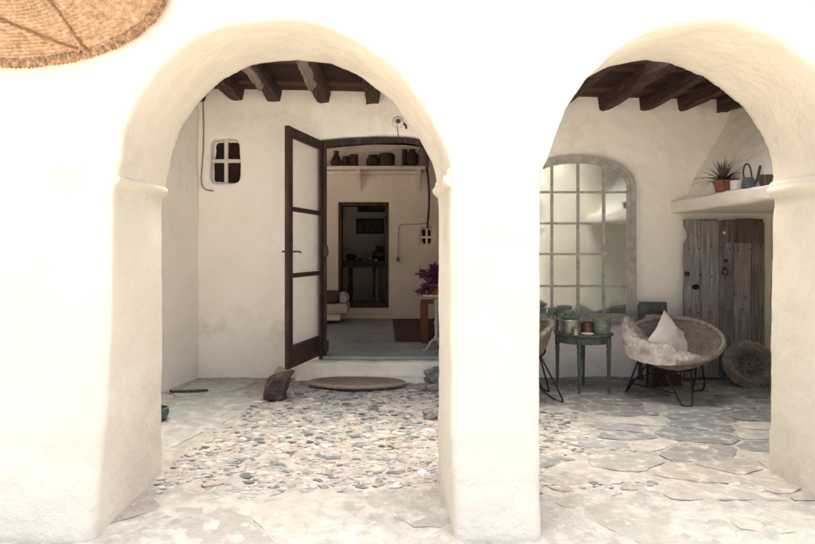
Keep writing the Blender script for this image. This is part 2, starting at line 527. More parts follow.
# ---- door: frame and open leaf
bm = BM()
add_box(bm, -.70, -.625, YB - .03, YB + .09, .20, 2.60, .006)
obj('door_jamb', bm, 'dark_door_wood', house)
bm = BM()
LT = [(-.72, 2.585), (-.45, 2.615), (-.1, 2.64), (.25, 2.635), (.5, 2.60), (.64, 2.54), (.72, 2.44)]
pts = LT + [(x, z - .065) for x, z in LT[::-1]]
add_prism(bm, pts, YB - .022, YB + .10)
bmesh.ops.triangulate(bm, faces=[f for f in bm.faces if len(f.verts) > 4])
obj('door_lintel', bm, 'dark_door_wood', house)
bm = BM()
add_box(bm, .70 - .07, .705, YB + .01, YB + .09, .20, 2.5, .006)
obj('door_jamb', bm, 'dark_door_wood', house)
# leaf in local space: x along leaf from hinge, y thickness
hx, hy = -.668, YB - .035
fx, fy = -.915, 5.70
ang = math.atan2(fy - hy, fx - hx)
DW = math.hypot(fx - hx, fy - hy)
Mdoor = Matrix.Translation((hx, hy, 0)) @ Matrix.Rotation(ang, 4, 'Z')
def dbox(bm, x0, x1, y0, y1, z0, z1, bev=.004): add_box(bm, x0, x1, y0, y1, z0, z1, bev, Mdoor)
T = .022
ZB, ZT = .262, 2.585
bm = BM()
dbox(bm, 0, .085, -T, T, ZB, ZT); dbox(bm, DW - .095, DW, -T, T, ZB, ZT)
for z0, z1 in ((ZB, ZB + .215), (1.13, 1.175), (1.775, 1.82), (ZT - .10, ZT)):
    dbox(bm, .083, DW - .093, -T + .003, T - .003, z0, z1)
door = obj('door_leaf', bm, 'dark_door_wood', house, angle=25)
for z0, z1 in ((ZB + .21, 1.135), (1.17, 1.78), (1.815, ZT - .095)):
    bm = BM(); add_box(bm, .08, DW - .09, -.003, .003, z0, z1, 0, Mdoor)
    obj('glass_pane', bm, 'door_glass', door, smooth=False)
bm = BM()
hz = 1.385
hX = DW - .045
dbox(bm, hX - .016, hX + .016, T, T + .006, hz - .15, hz + .08, .002)
dbox(bm, hX - .016, hX + .016, -T - .006, -T, hz - .15, hz + .08, .002)
for s in (-1, 1):
    p = [Mdoor @ Vector(q) for q in ((hX, s * T, hz), (hX, s * (T + .045), hz), (hX - .03, s * (T + .052), hz), (hX - .115, s * (T + .05), hz - .004), (hX - .13, s * (T + .046), hz - .012))]
    add_tube(bm, smoothpath(p, 1), .0085)
obj('door_handle', bm, 'dark_metal', door)
for z in (.55, 1.35, 2.25):
    obj('hinge', tube_bm([Mdoor @ Vector((-.008, T + .004, z - .06)), Mdoor @ Vector((-.008, T + .004, z + .06))], .011), 'black_iron', door)
bm = BM(); add_box(bm, -.655, -.60, YB - .075, YB - .032, 1.33, 1.45, .006); add_box(bm, -.63, -.59, YB - .09, YB - .075, 1.36, 1.40, .004)
obj('latch_plate', bm, 'black_iron', house)
bm = BM(); add_box(bm, -.655, -.59, YB - .085, YB - .032, .30, .41, .01)
obj('door_stop', bm, 'dark_door_wood', house)
# threshold: plaster riser and worn sill
bm = BM()
add_box(bm, -.95, .95, YB - .12, YB + .02, -.1, .185)
add_box(bm, -.80, .80, YB - .02, YB + .35, -.1, .205)
add_box(bm, -.66, .75, YB - .30, YB - .08, -.1, .045)
o = obj('threshold_step', bm, 'threshold_plaster', house)
plaster(o, [], .018, .016, 8, 4)
obj('sill_board', box_bm(-.66, .66, YB - .05, YB + .40, .205, .238, bev=.005), 'room_floor', house)

# ---- the room behind
RX0, RX1, RY0, RY1, RZ = -3.0, 2.2, YB + .36, 10.4, 3.5
obj('room_floor', box_bm(RX0, RX1, YB + .1, RY1 + .3, .12, .216), 'room_floor', house, smooth=False)
bm = BM()
add_box(bm, RX0 - .3, RX1 + .3, RY1, RY1 + .22, 0, RZ)
add_box(bm, .0 - 3.3, -3.0, RY0 - .02, RY1 + .1, 0, RZ)
add_box(bm, RX1, RX1 + .3, RY0 - .02, RY1 + .1, 0, RZ)
cutN = [(-.745, .45), (-.745, 2.17), (-.72, 2.2), (.04, 2.2), (.07, 2.17), (.07, .45), (.04, .42), (-.72, .42)]
c1 = prism_bm(cutN, RY1 - .3, RY1 + .6)
c2 = prism_bm([(.655, 1.50), (.655, 1.75), (.68, 1.775), (.84, 1.775), (.865, 1.75), (.865, 1.50), (.84, 1.47), (.68, 1.47)], RY1 - .3, RY1 + .09)
c3 = box_bm(RX0 - .6, RX0 + .3, 7.6, 9.4, 1.0, 2.5)       # unseen side opening, added to let daylight into the room
c4 = box_bm(RX1 - .3, RX1 + .6, 7.3, 9.3, 1.0, 2.7)
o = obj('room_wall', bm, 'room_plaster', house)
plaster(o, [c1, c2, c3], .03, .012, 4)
bm = BM()
add_box(bm, RX0 - .3, RX1 + .3, YB + .36, 13.6, RZ, RZ + .1)
obj('room_ceiling', bm, 'room_plaster', house)
f = obj('vent_window', box_bm(.65, .87, RY1 + .075, RY1 + .10, 1.46, 1.79), 'black_void', house)
obj('mullion', box_bm(.742, .778, RY1 + .02, RY1 + .07, 1.46, 1.79, bev=.006), 'ledge_plaster', f)
obj('transom', box_bm(.645, .875, RY1 + .018, RY1 + .068, 1.605, 1.64, bev=.006), 'ledge_plaster', f)
# room shelf
bm = BM()
add_box(bm, -1.55, .72, RY1 - .28, RY1 + .01, 2.765, 2.82, .008)
add_box(bm, -1.5, .68, RY1 - .10, RY1 + .01, 2.70, 2.763, .008)
sh = obj('wall_shelf', bm, 'room_plaster', house)
for x in (-.42, .60, -1.3):
    bm = BM()
    a = [(RY1 - .25, 2.762), (RY1 + .01, 2.762), (RY1 + .01, 2.42), (RY1 - .03, 2.45), (RY1 - .08, 2.60), (RY1 - .24, 2.71)]
    vs = [[bm.verts.new((x + s, yy, zz)) for yy, zz in a] for s in (-.035, .035)]
    bm.faces.new(vs[0]); bm.faces.new(vs[1][::-1])
    for k in range(6): bm.faces.new((vs[0][k], vs[1][k], vs[1][(k + 1) % 6], vs[0][(k + 1) % 6]))
    obj('bracket', bm, 'room_plaster', sh)
# framed opening into the back room
bm = BM()
for a in ((-.775, -.715, .40, 2.23), (.035, .095, .40, 2.23)): add_box(bm, a[0], a[1], RY1 - .02, RY1 + .24, a[2], a[3], .01)
add_box(bm, -.713, .033, RY1 - .018, RY1 + .238, 2.165, 2.23, .01); add_box(bm, -.713, .033, RY1 - .018, RY1 + .238, .40, .50, .01)
obj('opening_frame', bm, 'dark_door_wood', house)
bm = BM()
add_box(bm, -2.4, 2.4, 13.0, 13.2, 0, RZ); add_box(bm, -2.6, -2.4, RY1 + .2, 13.2, 0, RZ); add_box(bm, 2.4, 2.6, RY1 + .2, 13.2, 0, RZ)
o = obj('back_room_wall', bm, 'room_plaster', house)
plaster(o, [box_bm(-3, -2, 11.0, 12.7, 1.0, 2.6)], .05, .01, 2)  # cuts an unseen side opening, added to light the back room
obj('back_room_floor', box_bm(-2.4, 2.4, RY1 + .3, 13.0, .1, .216), 'room_floor', house)

# wires on walls
bm = BM()
add_tube(bm, smoothpath([(-1.975, YB - .008, 3.05), (-1.965, YB - .012, 2.6), (-1.985, YB - .008, 2.3), (-2.0, YB - .01, 2.15), (-1.96, YB - .012, 2.06), (-1.86, YB - .01, 2.05)], 2), .008)
obj('surface_cable', bm, 'cable', house)
bm = BM()
add_tube(bm, smoothpath([(.58, RY1 - .02, 3.45), (.63, RY1 - .03, 3.3), (.72, RY1 - .03, 3.05), (.79, RY1 - .03, 2.6), (.80, RY1 - .03, 2.2), (.765, RY1 - .02, 1.78)], 2), .018)
obj('surface_cable', bm, 'dark_cable', house)
bm = BM()
add_tube(bm, smoothpath([(.765, RY1 - .02, 1.87), (.6, RY1 - .02, 1.84), (.32, RY1 - .02, 1.85), (.27, RY1 - .02, 1.80), (.26, RY1 - .02, 1.5), (.262, RY1 - .02, 1.27)], 2), .006)
add_lathe(bm, [(.02, 0), (.03, .02), (.03, .06), (.01, .08)], 10, (.262, RY1 - .03, 1.2))
obj('pull_switch', bm, 'grey_jar', house)

# ------------------------------------------------------------------ GROUND
def in_left(x, y): return x < -1.38 + .13 * (y - 3.68) + .13 * noise.noise(Vector((x * 2.5, y * 2.5, 4))) + .10 * noise.noise(Vector((x * 11, y * 11, 9)))
def in_cob(x, y):
    if y < 3.50 + .30 * noise.noise(Vector((x * 2, y * 2, 1))) + .25 * noise.noise(Vector((x * 9, y * 9, 1))) or y > 6.4: return False
    if in_left(x, y): return False
    if x < 1.02: return True
    if x < 1.62 + .1 * math.sin(y * 5) and 4.1 < y < 5.15: return True
    if x < 2.2 and 3.42 < y < 3.62 and random.random() < .6: return True
    return False

g = obj('ground', box_bm(-120, 120, -120, 120, -.3, -.035), 'far_ground', smooth=False)
tag(g, 'pale dusty ground in front of the house', kind='structure')
bm = BM()
nx, ny = 500, 300
x0, x1, y0, y1 = -4.6, 5.4, .6, 6.68
vv = []
for j in range(ny + 1):
    row = []
    for i in range(nx + 1):
        x = x0 + (x1 - x0) * i / nx; y = y0 + (y1 - y0) * j / ny
        z = noise.noise(Vector((x * 1.6, y * 1.6, 0))) * .010 + noise.noise(Vector((x * 8, y * 8, 3))) * .008 + noise.noise(Vector((x * 25, y * 25, 3))) * .005 - .002
        row.append(bm.verts.new((x, y, z)))
    vv.append(row)
for j in range(ny):
    for i in range(nx): bm.faces.new((vv[j][i], vv[j][i + 1], vv[j + 1][i + 1], vv[j + 1][i]))
mg = obj('mortar_bed', bm, 'mortar')
tag(mg, 'uneven pale mortar between the paving stones', kind='structure')

# cobbles set in mortar, one paving
def icoverts(sub=2):
    b = BM(); bmesh.ops.create_icosphere(b, subdivisions=sub, radius=1)
    b.verts.ensure_lookup_table()
    v = [x.co.copy() for x in b.verts]; f = [[q.index for q in x.verts] for x in b.faces]
    b.free(); return v, f
IV, IF = icoverts(2)
PV, PF, PC = [], [], []
grid = {}
rnd = random.Random(11)
cnt = 0
PALE = [(.50, .40, .30), (.58, .50, .40), (.44, .33, .24), (.52, .46, .38), (.66, .60, .52), (.40, .36, .31), (.54, .42, .31), (.30, .27, .24), (.48,.45,.40), (.44,.42,.38)]
BLUE = [(.13, .15, .155), (.20, .215, .21), (.29, .29, .27), (.10, .10, .105), (.36, .34, .30), (.17, .13, .11), (.24, .25, .24), (.42, .37, .31)]
for _ in range(60000):
    x = rnd.uniform(-1.6, 2.3); y = rnd.uniform(3.38, 6.42)
    random.seed(int(x * 1000) + int(y * 777))
    if not in_cob(x, y): continue
    a = rnd.choice((.024, .030, .038, .046, .060) if _ < 14000 else (.016, .022, .028)) * rnd.uniform(.85, 1.2)
    b = a * rnd.uniform(.5, .8)
    gx, gy = int(x / .1), int(y / .1)
    ok = True
    for i in range(gx - 2, gx + 3):
        for j in range(gy - 2, gy + 3):
            for (px, py, pa, pb) in grid.get((i, j), ()):
                if ((px - x) / (pa + a)) ** 2 + ((py - y) / (pb + b)) ** 2 < .86: ok = False; break
            if not ok: break
        if not ok: break
    if not ok: continue
    grid.setdefault((gx, gy), []).append((x, y, a, b))
    cnt += 1
    h = b * rnd.uniform(.45, .75)
    an = rnd.gauss(0, .35)
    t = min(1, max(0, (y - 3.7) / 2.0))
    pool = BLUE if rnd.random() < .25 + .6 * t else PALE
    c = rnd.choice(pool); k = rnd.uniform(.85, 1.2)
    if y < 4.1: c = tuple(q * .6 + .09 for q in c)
    if rnd.random() < .003: c = (.75, .72, .66)
    if y > 4.3: k *= 1.05
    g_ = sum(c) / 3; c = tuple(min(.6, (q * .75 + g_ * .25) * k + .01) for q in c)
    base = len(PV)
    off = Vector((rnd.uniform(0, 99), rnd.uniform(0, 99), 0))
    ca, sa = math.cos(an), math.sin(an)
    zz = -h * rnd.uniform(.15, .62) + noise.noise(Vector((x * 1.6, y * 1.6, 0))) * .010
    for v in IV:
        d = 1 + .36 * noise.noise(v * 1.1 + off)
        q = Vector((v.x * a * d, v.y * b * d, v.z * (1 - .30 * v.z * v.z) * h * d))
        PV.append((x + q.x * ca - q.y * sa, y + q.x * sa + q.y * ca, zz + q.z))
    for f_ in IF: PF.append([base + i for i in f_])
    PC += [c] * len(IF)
def rawmesh(name, V, F, C, material, smooth=True):
    me = bpy.data.meshes.new(name)
    me.from_pydata(V, [], F)
    at = me.color_attributes.new('Col', 'FLOAT_COLOR', 'CORNER')
    flat = []
    for p, c in zip(me.polygons, C):
        for _ in range(p.loop_total): flat += [c[0], c[1], c[2], 1]
    at.data.foreach_set('color', flat)
    me.materials.append(MATS[material])
    me.polygons.foreach_set('use_smooth', [smooth] * len(me.polygons))
    if smooth: me.set_sharp_from_angle(angle=R(45))
    o = bpy.data.objects.new(name, me); COL.objects.link(o); return o
o = rawmesh('cobbled_paving', PV, PF, PC, 'pebble')
tag(o, 'grey and tan river cobbles set in mortar under the arches', kind='structure')
print('cobbles', cnt)

# crazy paving: irregular slabs
def clip(poly, a, b, c):
    out = []
    for i in range(len(poly)):
        p, q = poly[i], poly[(i + 1) % len(poly)]
        dp = a * p[0] + b * p[1] - c; dq = a * q[0] + b * q[1] - c
        if dp <= 0: out.append(p)
        if dp * dq < 0:
            t = dp / (dp - dq); out.append((p[0] + t * (q[0] - p[0]), p[1] + t * (q[1] - p[1])))
    return out
def flags(name, label, bounds, n, pred, gap, cols, height=.012, seed=1, asp=1.0, zbase=0.0015, rounds=1, material='flag'):
    rn = random.Random(seed)
    bx0, bx1, by0, by1 = bounds
    pts = []
    tries = 0
    dmin = math.sqrt((bx1 - bx0) * (by1 - by0) / n) * .68
    while len(pts) < n and tries < 20000:
        tries += 1
        p = (rn.uniform(bx0, bx1), rn.uniform(by0, by1))
        dm = dmin * rn.choice((.6, .8, 1, 1.2))
        if all(((p[0] - q[0]) / asp) ** 2 + (p[1] - q[1]) ** 2 > dm * dm for q in pts): pts.append(p)
    V, F, C = [], [], []
    for i, p in enumerate(pts):
        if not pred(*p): continue
        poly = [(bx0, by0), (bx1, by0), (bx1, by1), (bx0, by1)]
        for j, q in enumerate(pts):
            if i == j: continue
            a, b = (q[0] - p[0]) / asp ** 2, q[1] - p[1]
            L_ = math.hypot(a, b)
            if L_ > 3.0: continue
            mx, my = (p[0] + q[0]) / 2, (p[1] + q[1]) / 2
            ln = math.hypot(a, b)
            g_ = gap * rn.uniform(.6, 1.5) / 2
            poly = clip(poly, a / ln, b / ln, (a * mx + b * my) / ln - g_)
            if len(poly) < 3: break
        if len(poly) < 3: continue
        for _ in range(rounds):   # round corners
            q = []
            for k in range(len(poly)):
                u, v = poly[k], poly[(k + 1) % len(poly)]
                q += [(u[0] * .87 + v[0] * .13, u[1] * .87 + v[1] * .13), (u[0] * .13 + v[0] * .87, u[1] * .13 + v[1] * .87)]
            poly = q
        # subdivide long edges with wobble
        q = []
        for k in range(len(poly)):
            u, v = poly[k], poly[(k + 1) % len(poly)]
            d = math.hypot(u[0] - v[0], u[1] - v[1]); m_ = max(1, int(d / .035))
            for s_ in range(m_):
                t = s_ / m_; q.append((u[0] + (v[0] - u[0]) * t, u[1] + (v[1] - u[1]) * t))
        cx = sum(a[0] for a in q) / len(q); cy = sum(a[1] for a in q) / len(q)
        q = [(a[0] + noise.noise(Vector((a[0] * 14, a[1] * 14, 7))) * .016, a[1] + noise.noise(Vector((a[0] * 14, a[1] * 14, 1))) * .016) for a in q]
        tilt = (rn.uniform(-.01, .01), rn.uniform(-.01, .01)); hh = height * rn.uniform(.7, 1.3)
        base = len(V); m_ = len(q)
        levels = [(1.0, -.02), (1.0, .2), (.95, 1.0), (.7, 1.02), (.35, 1.0)]
        for s_, z_ in levels:
            for a in q:
                xx = cx + (a[0] - cx) * s_; yy = cy + (a[1] - cy) * s_
                z = zbase + (hh * z_ if z_ > 0 else -.03) + (tilt[0] * (xx - cx) + tilt[1] * (yy - cy)) + noise.noise(Vector((xx * 1.6, yy * 1.6, 0))) * .010
                if z_ > .9: z += noise.noise(Vector((xx * 6, yy * 6, i))) * .004
                V.append((xx, yy, z))
        V.append((cx, cy, zbase + hh + noise.noise(Vector((cx * 1.6, cy * 1.6, 0))) * .010))
        c = rn.choice(cols); k = rn.uniform(.88, 1.12); c = tuple(a * k for a in c)
        for l in range(len(levels) - 1):
            for k2 in range(m_):
                F.append([base + l * m_ + k2, base + l * m_ + (k2 + 1) % m_, base + (l + 1) * m_ + (k2 + 1) % m_, base + (l + 1) * m_ + k2]); C.append(c)
        l = len(levels) - 1
        for k2 in range(m_):
            F.append([base + l * m_ + k2, base + l * m_ + (k2 + 1) % m_, base + len(levels) * m_]); C.append(c)
    o = rawmesh(name, V, F, C, material)
    tag(o, label, kind='structure')
random.seed(3)
DB = [(.27, .28, .275), (.32, .325, .315), (.40, .395, .37), (.22, .23, .23), (.30, .285, .27), (.46, .445, .41)]
flags('flagstone_paving', 'blue-grey crazy paving with wide pale joints under the right arch', (.9, 4.3, 3.45, 6.6), 84,
      lambda x, y: not (x < 1.62 and 4.05 < y < 5.15) and not (x < 1.05) and y > 4.0 and x > 1.0, .030, DB, .004, 5, 1.5)
flags('pale_flagstone_paving', 'pale worn flags between cobbles and doorstep slabs', (1.0, 4.3, 3.35, 4.25), 26,
      lambda x, y: x > 1.5 and y < 4.05, .035, [(.40, .38, .335), (.44, .41, .36), (.36, .35, .315)], .004, 9, 1.5)
flags('grey_flagstone_paving', 'smooth grey flags along the left side of the porch', (-2.7, -.5, 3.3, 6.55), 17,
      lambda x, y: x < -1.42 + .13 * (y - 3.68) and y > 3.6, .012, [(.47, .47, .435), (.50, .49, .455), (.44, .44, .415)], .002, 4, .7)
flags('doorstep_paving', 'broad pale slabs in front of the arches', (-4.4, 5.2, .8, 3.9), 74,
      lambda x, y: y < 3.38, .016, [(.385, .365, .325), (.42, .395, .35), (.37, .345, .31), (.40, .38, .335)], -.001, 21, 1.4, material='worn_flag', zbase=-.002)

# ------------------------------------------------------------------ OBJECTS
def blob_rock(name, label, cat, material, loc, size, seed, rough=.35, flat=True, rot=0, sub=3, group=None):
    bm = BM()
    bmesh.ops.create_icosphere(bm, subdivisions=sub, radius=1)
    off = Vector((seed * 7.3, seed * 3.1, seed))
    for v in bm.verts:
        d = 1 + rough * noise.noise(v.co * 1.3 + off) + rough * .5 * noise.noise(v.co * 3.5 + off)
        c = noise.cell(v.co * 1.8 + off)
        v.co = Vector((v.co.x * size[0], v.co.y * size[1], v.co.z * size[2])) * (d + (c - .5) * .12)
    mn = min(v.co.z for v in bm.verts)
    for v in bm.verts:
        v.co.z = max(v.co.z - mn - size[2] * .12, 0)
    o = obj(name, bm, material, smooth=True, loc=loc, rot=(0, 0, rot), angle=22)
    tag(o, label, cat, group)
    return o
# slate door stop
bm = BM()
sl_out = [(-.155, .01), (-.145, .10), (-.105, .20), (-.04, .235), (.05, .255), (.10, .27), (.145, .285), (.165, .27), (.12, .20), (.10, .12), (.085, .02), (-.02, 0)]
add_prism(bm, sl_out, -.10, .08)
bmesh.ops.triangulate(bm, faces=bm.faces)
bmesh.ops.subdivide_edges(bm, edges=bm.edges, cuts=2, use_grid_fill=True)
for v in bm.verts:
    k = 1 - .35 * abs(v.co.y) / .1
    d = noise.noise(v.co * 11) * .03 + noise.noise(v.co * 28) * .012
    v.co = Vector((v.co.x * k + d, v.co.y + noise.noise(v.co * 9 + Vector((4, 4, 4))) * .035, max(0, v.co.z * (1 - .25 * abs(v.co.y) / .1) + d * .6)))
o = obj('slate_rock', bm, 'slate_rock', smooth=True, loc=(-.985, 5.64, .01), angle=20)
tag(o, 'jagged dark brown slate holding the open door', 'rock')
blob_rock('rock', 'small tan stone behind the dark slate by the door', 'rock', 'pale_rock', (-1.09, 6.42, .0), (.075, .05, .07), 3)
blob_rock('rock', 'rounded grey boulder at the right end of the threshold', 'rock', 'grey_rock', (.57, 6.30, -.02), (.16, .12, .10), 6)
blob_rock('rock', 'dark flat stone lying beside the doormat by the pier', 'rock', 'grey_rock', (.50, 5.98, -.01), (.09, .05, .035), 8)
blob_rock('rock', 'grey fist-sized stone against the middle pier', 'rock', 'grey_rock', (.405, 4.98, -.01), (.07, .06, .05), 9)
# stick on the left flags
bm = BM(); add_tube(bm, smoothpath([(-2.08, 5.86, .02), (-1.95, 5.83, .026), (-1.8, 5.87, .024), (-1.72, 5.9, .022)], 2), .013, seg=6)
tag(obj('stick', bm, 'rust_iron'), 'thin dark stick lying on the grey flags', 'stick')
# blue bowl half hidden by the left jamb
t = lathe_bm([(.04, 0), (.07, .01), (.085, .05), (.08, .09), (.07, .092), (.07, .05), (.0, .03)], seg=20)
tag(obj('bowl', t, 'blue_enamel', loc=(-1.845, 4.93, .015)), 'small blue bowl on the flags behind the left jamb', 'bowl')

# doormat
mt = thing('doormat', 'oval brown coir doormat lying before the threshold', 'doormat', (-.27, 6.14, .018), R(-2))
def oval(rx, ry, n=56): return [(rx * math.cos(2 * PI * k / n) * (1 + .03 * math.sin(4 * PI * k / n + 1)), ry * math.sin(2 * PI * k / n) * (1 + .05 * math.sin(6 * PI * k / n))) for k in range(n)]
bm = BM(); add_prism(bm, oval(.46, .205), .006, .042, axis='Z')
obj('mat_body', bm, 'coir', mt)
bm = BM(); add_tube(bm, [(x, y, .024) for x, y in oval(.472, .216)], .020, closed=True)
obj('border', bm, 'coir_edge', mt)
bm = BM()
for k in range(1, 5): add_tube(bm, [(x, y, .042) for x, y in oval(.472 * (1 - k * .19), .216 * (1 - k * .19))], .006, closed=True, seg=6)
obj('braid', bm, 'coir', mt)

# porcelain lamp holder over the door
lp = thing('lamp_holder', 'small round porcelain lamp holder above the doorway', 'lamp', (.165, YB, 2.80))
bm = lathe_bm([(.0, -.01), (.065, -.01), (.07, .01), (.055, .028), (.03, .032), (.03, .05), (.0, .055)], seg=24)
o = obj('base', bm, 'white_glaze', lp, rot=(R(90), 0, 0))
bm = lathe_bm([(.022, .05), (.026, .075), (.018, .09), (.0, .092)], seg=16)
obj('socket', bm, 'brown_glaze', lp, rot=(R(90), 0, 0))
bm = BM(); add_tube(bm, [(-.01, -.03, -.03), (-.005, -.02, -.08), (0, -.01, -.13), (0, 0, -.16)], .004); add_tube(bm, [(.05, -.01, .0), (.085, -.015, -.035), (.09, -.01, -.07)], .012)
obj('wire', bm, 'dark_cable', lp)

# oval straw mat on the front wall
sm = thing('straw_mat', 'large oval woven straw mat hung high on the front wall', 'straw mat', (-1.87, YN - .012, 2.735))
MA, MB_ = .765, .385
def mp_(r, a): return (MA * r * math.cos(a), MB_ * r * math.sin(a))
def bulge(r): return -.03 - .07 * (1 - min(1, r) ** 2)
bm = BM()
nr, ns = 23, 300
rings = []
for i in range(nr * 4 + 1):
    r = i / (nr * 4)
    ring = []
    for k in range(ns):
        a = 2 * PI * k / ns
        x, z = mp_(max(r, .002), a)
        coil = .006 * abs(math.sin(PI * i / 4)) + .0028 * math.sin(a * 75 + (i // 4) * 2.1) * (r > .1) + .006 * noise.noise(Vector((x * 30, z * 30, 2)))
        dome = bulge(r) + .020 * noise.noise(Vector((x * 4, z * 4, 0)))
        e = 1 + .010 * noise.noise(Vector((math.cos(a) * 4, math.sin(a) * 4, 5))) * r
        ring.append(bm.verts.new((x * e, dome - coil, z * e)))
    rings.append(ring)
for a, b in zip(rings, rings[1:]):
    for k in range(ns): bm.faces.new((a[k], a[(k + 1) % ns], b[(k + 1) % ns], b[k]))
back = [bm.verts.new((v.co.x, .02, v.co.z)) for v in rings[-1]]
for k in range(ns): bm.faces.new((rings[-1][k], rings[-1][(k + 1) % ns], back[(k + 1) % ns], back[k]))
bm.faces.new(back)
obj('coil_body', bm, 'straw', sm, angle=60)
rn = random.Random(5)
bm = BM()       # the wrapped rim: one fat ring whose surface is ridged by the wrapping
NS, NP = 1100, 12
pv = []
for k in range(NS):
    a = 2 * PI * k / NS
    x, z = mp_(1, a); nx_, nz_ = math.cos(a) / MA, math.sin(a) / MB_
    l_ = math.hypot(nx_, nz_); nx_ /= l_; nz_ /= l_
    rg = .5 + .5 * math.sin(2 * PI * k / 5 + 1.5 * noise.noise(Vector((x * 9, z * 9, 3))))
    ra = .014 + .006 * rg + .005 * noise.noise(Vector((x * 25, z * 25, 1)))
    pv.append([bm.verts.new((x + nx_ * ra * 1.5 * math.cos(t), -.028 - ra * math.sin(t), z + nz_ * ra * 1.5 * math.cos(t))) for t in [2 * PI * q / NP for q in range(NP)]])
for k in range(NS):
    for q in range(NP): bm.faces.new((pv[k][q], pv[k][(q + 1) % NP], pv[(k + 1) % NS][(q + 1) % NP], pv[(k + 1) % NS][q]))
obj('wrapped_rim', bm, 'straw_rim', sm, angle=80)
def chord(x0, z0, x1, z1, bow=0):
    n = 40
    P = []
    for k in range(n + 1):
        t = k / n; x = x0 + (x1 - x0) * t + bow * math.sin(PI * t) * (z1 - z0); z = z0 + (z1 - z0) * t - bow * math.sin(PI * t) * (x1 - x0)
        r = math.hypot(x / MA, z / MB_)
        P.append((x + .004 * rn.uniform(-1, 1), bulge(r) - .008, z + .004 * rn.uniform(-1, 1)))
    obj('seam_cord', tube_bm(P, [.009 * rn.uniform(.5, 1.2) for q in range(n + 1)], seg=6), 'straw_dark', sm)
chord(.375, -.335, .02, .10, .05); chord(.33, -.325, -.42, .02, -.03); chord(.02, .10, -.3, .33); chord(-.42, .02, -.75, .05); chord(.02, .10, .5, .27)

# arched mirror in a window frame
MX0, MX1, MZ0, MZS = 1.49, 2.748, .615, 2.13
MY = YB - .05
mir = thing('arched_mirror', 'tall arched mirror in a peeling multi-pane window frame', 'mirror', (0, 0, 0))
def arcpts(x0, x1, zs, top, n=20):
    cx = (x0 + x1) / 2; hw = (x1 - x0) / 2; h = top - zs
    out = []
    for k in range(n + 1):
        a = PI - PI * k / n
        out.append((cx + hw * math.copysign(abs(math.cos(a)) ** .92, math.cos(a)), zs + h * math.sin(a) ** .92 if 0 < k < n else zs))
    return out
TOP = 2.435
out = [(MX0, MZ0)] + arcpts(MX0, MX1, MZS - .05, TOP) + [(MX1, MZ0)]
FW = .062
inn = [(MX0 + FW, MZ0 + FW)] + arcpts(MX0 + FW, MX1 - FW, MZS - .05, TOP - FW) + [(MX1 - FW, MZ0 + FW)]
def ringframe(out, inn, y0, y1):
    bm = BM()
    n = len(out)
    A = [[bm.verts.new((x, y, z)) for x, z in L_] for L_, y in ((out, y0), (inn, y0), (inn, y1), (out, y1))]
    for q in range(4):
        a, b = A[q], A[(q + 1) % 4]
        for k in range(n): bm.faces.new((a[k], a[(k + 1) % n], b[(k + 1) % n], b[k]))
    return bm
bm = ringframe(out, inn, MY - .035, MY + .03)
obj('frame', bm, 'mirror_frame', mir, angle=30)
inn2 = [(MX0 + FW + .028, MZ0 + FW + .028)] + arcpts(MX0 + FW + .028, MX1 - FW - .028, MZS - .05, TOP - FW - .028) + [(MX1 - FW - .028, MZ0 + FW + .028)]
obj('inner_frame', ringframe(inn, inn2, MY - .02, MY + .02), 'mirror_frame', mir, angle=30)
gl = [(MX0 + .04, MZ0 + .04)] + arcpts(MX0 + .04, MX1 - .04, MZS - .05, TOP - .04) + [(MX1 - .04, MZ0 + .04)]
bm = BM(); add_prism(bm, gl, MY + .0, MY + .012)
obj('mirror_glass', bm, 'mirror_glass', mir, smooth=False)
def arch_z(x):
    h = (MX1 - MX0) / 2 - FW; c = (MX0 + MX1) / 2
    u = min(1, abs(x - c) / h) ** (1 / .92)
    return MZS - .05 + (TOP - FW - MZS + .05) * (math.sqrt(max(0, 1 - u * u))) ** .92
cols_ = [1.84, 2.125, 2.405]
for x in cols_:
    obj('mullion', box_bm(x - .014, x + .014, MY - .017, MY - .002, MZ0 + FW, arch_z(x) - .005, bev=.004), 'mirror_frame', mir)
for z in (1.007, 1.356, 1.69, 2.03):
    hw = (MX1 - MX0) / 2 - FW - .01
    x0, x1 = MX0 + FW + .005, MX1 - FW - .005
    if z > MZS - .05:
        for q in range(100):
            if arch_z(x1) < z: x1 -= .005
            if arch_z(x0) < z: x0 += .005
    obj('transom', box_bm(x0, x1, MY - .019, MY - .004, z - .012, z + .012, bev=.004), 'mirror_frame', mir)

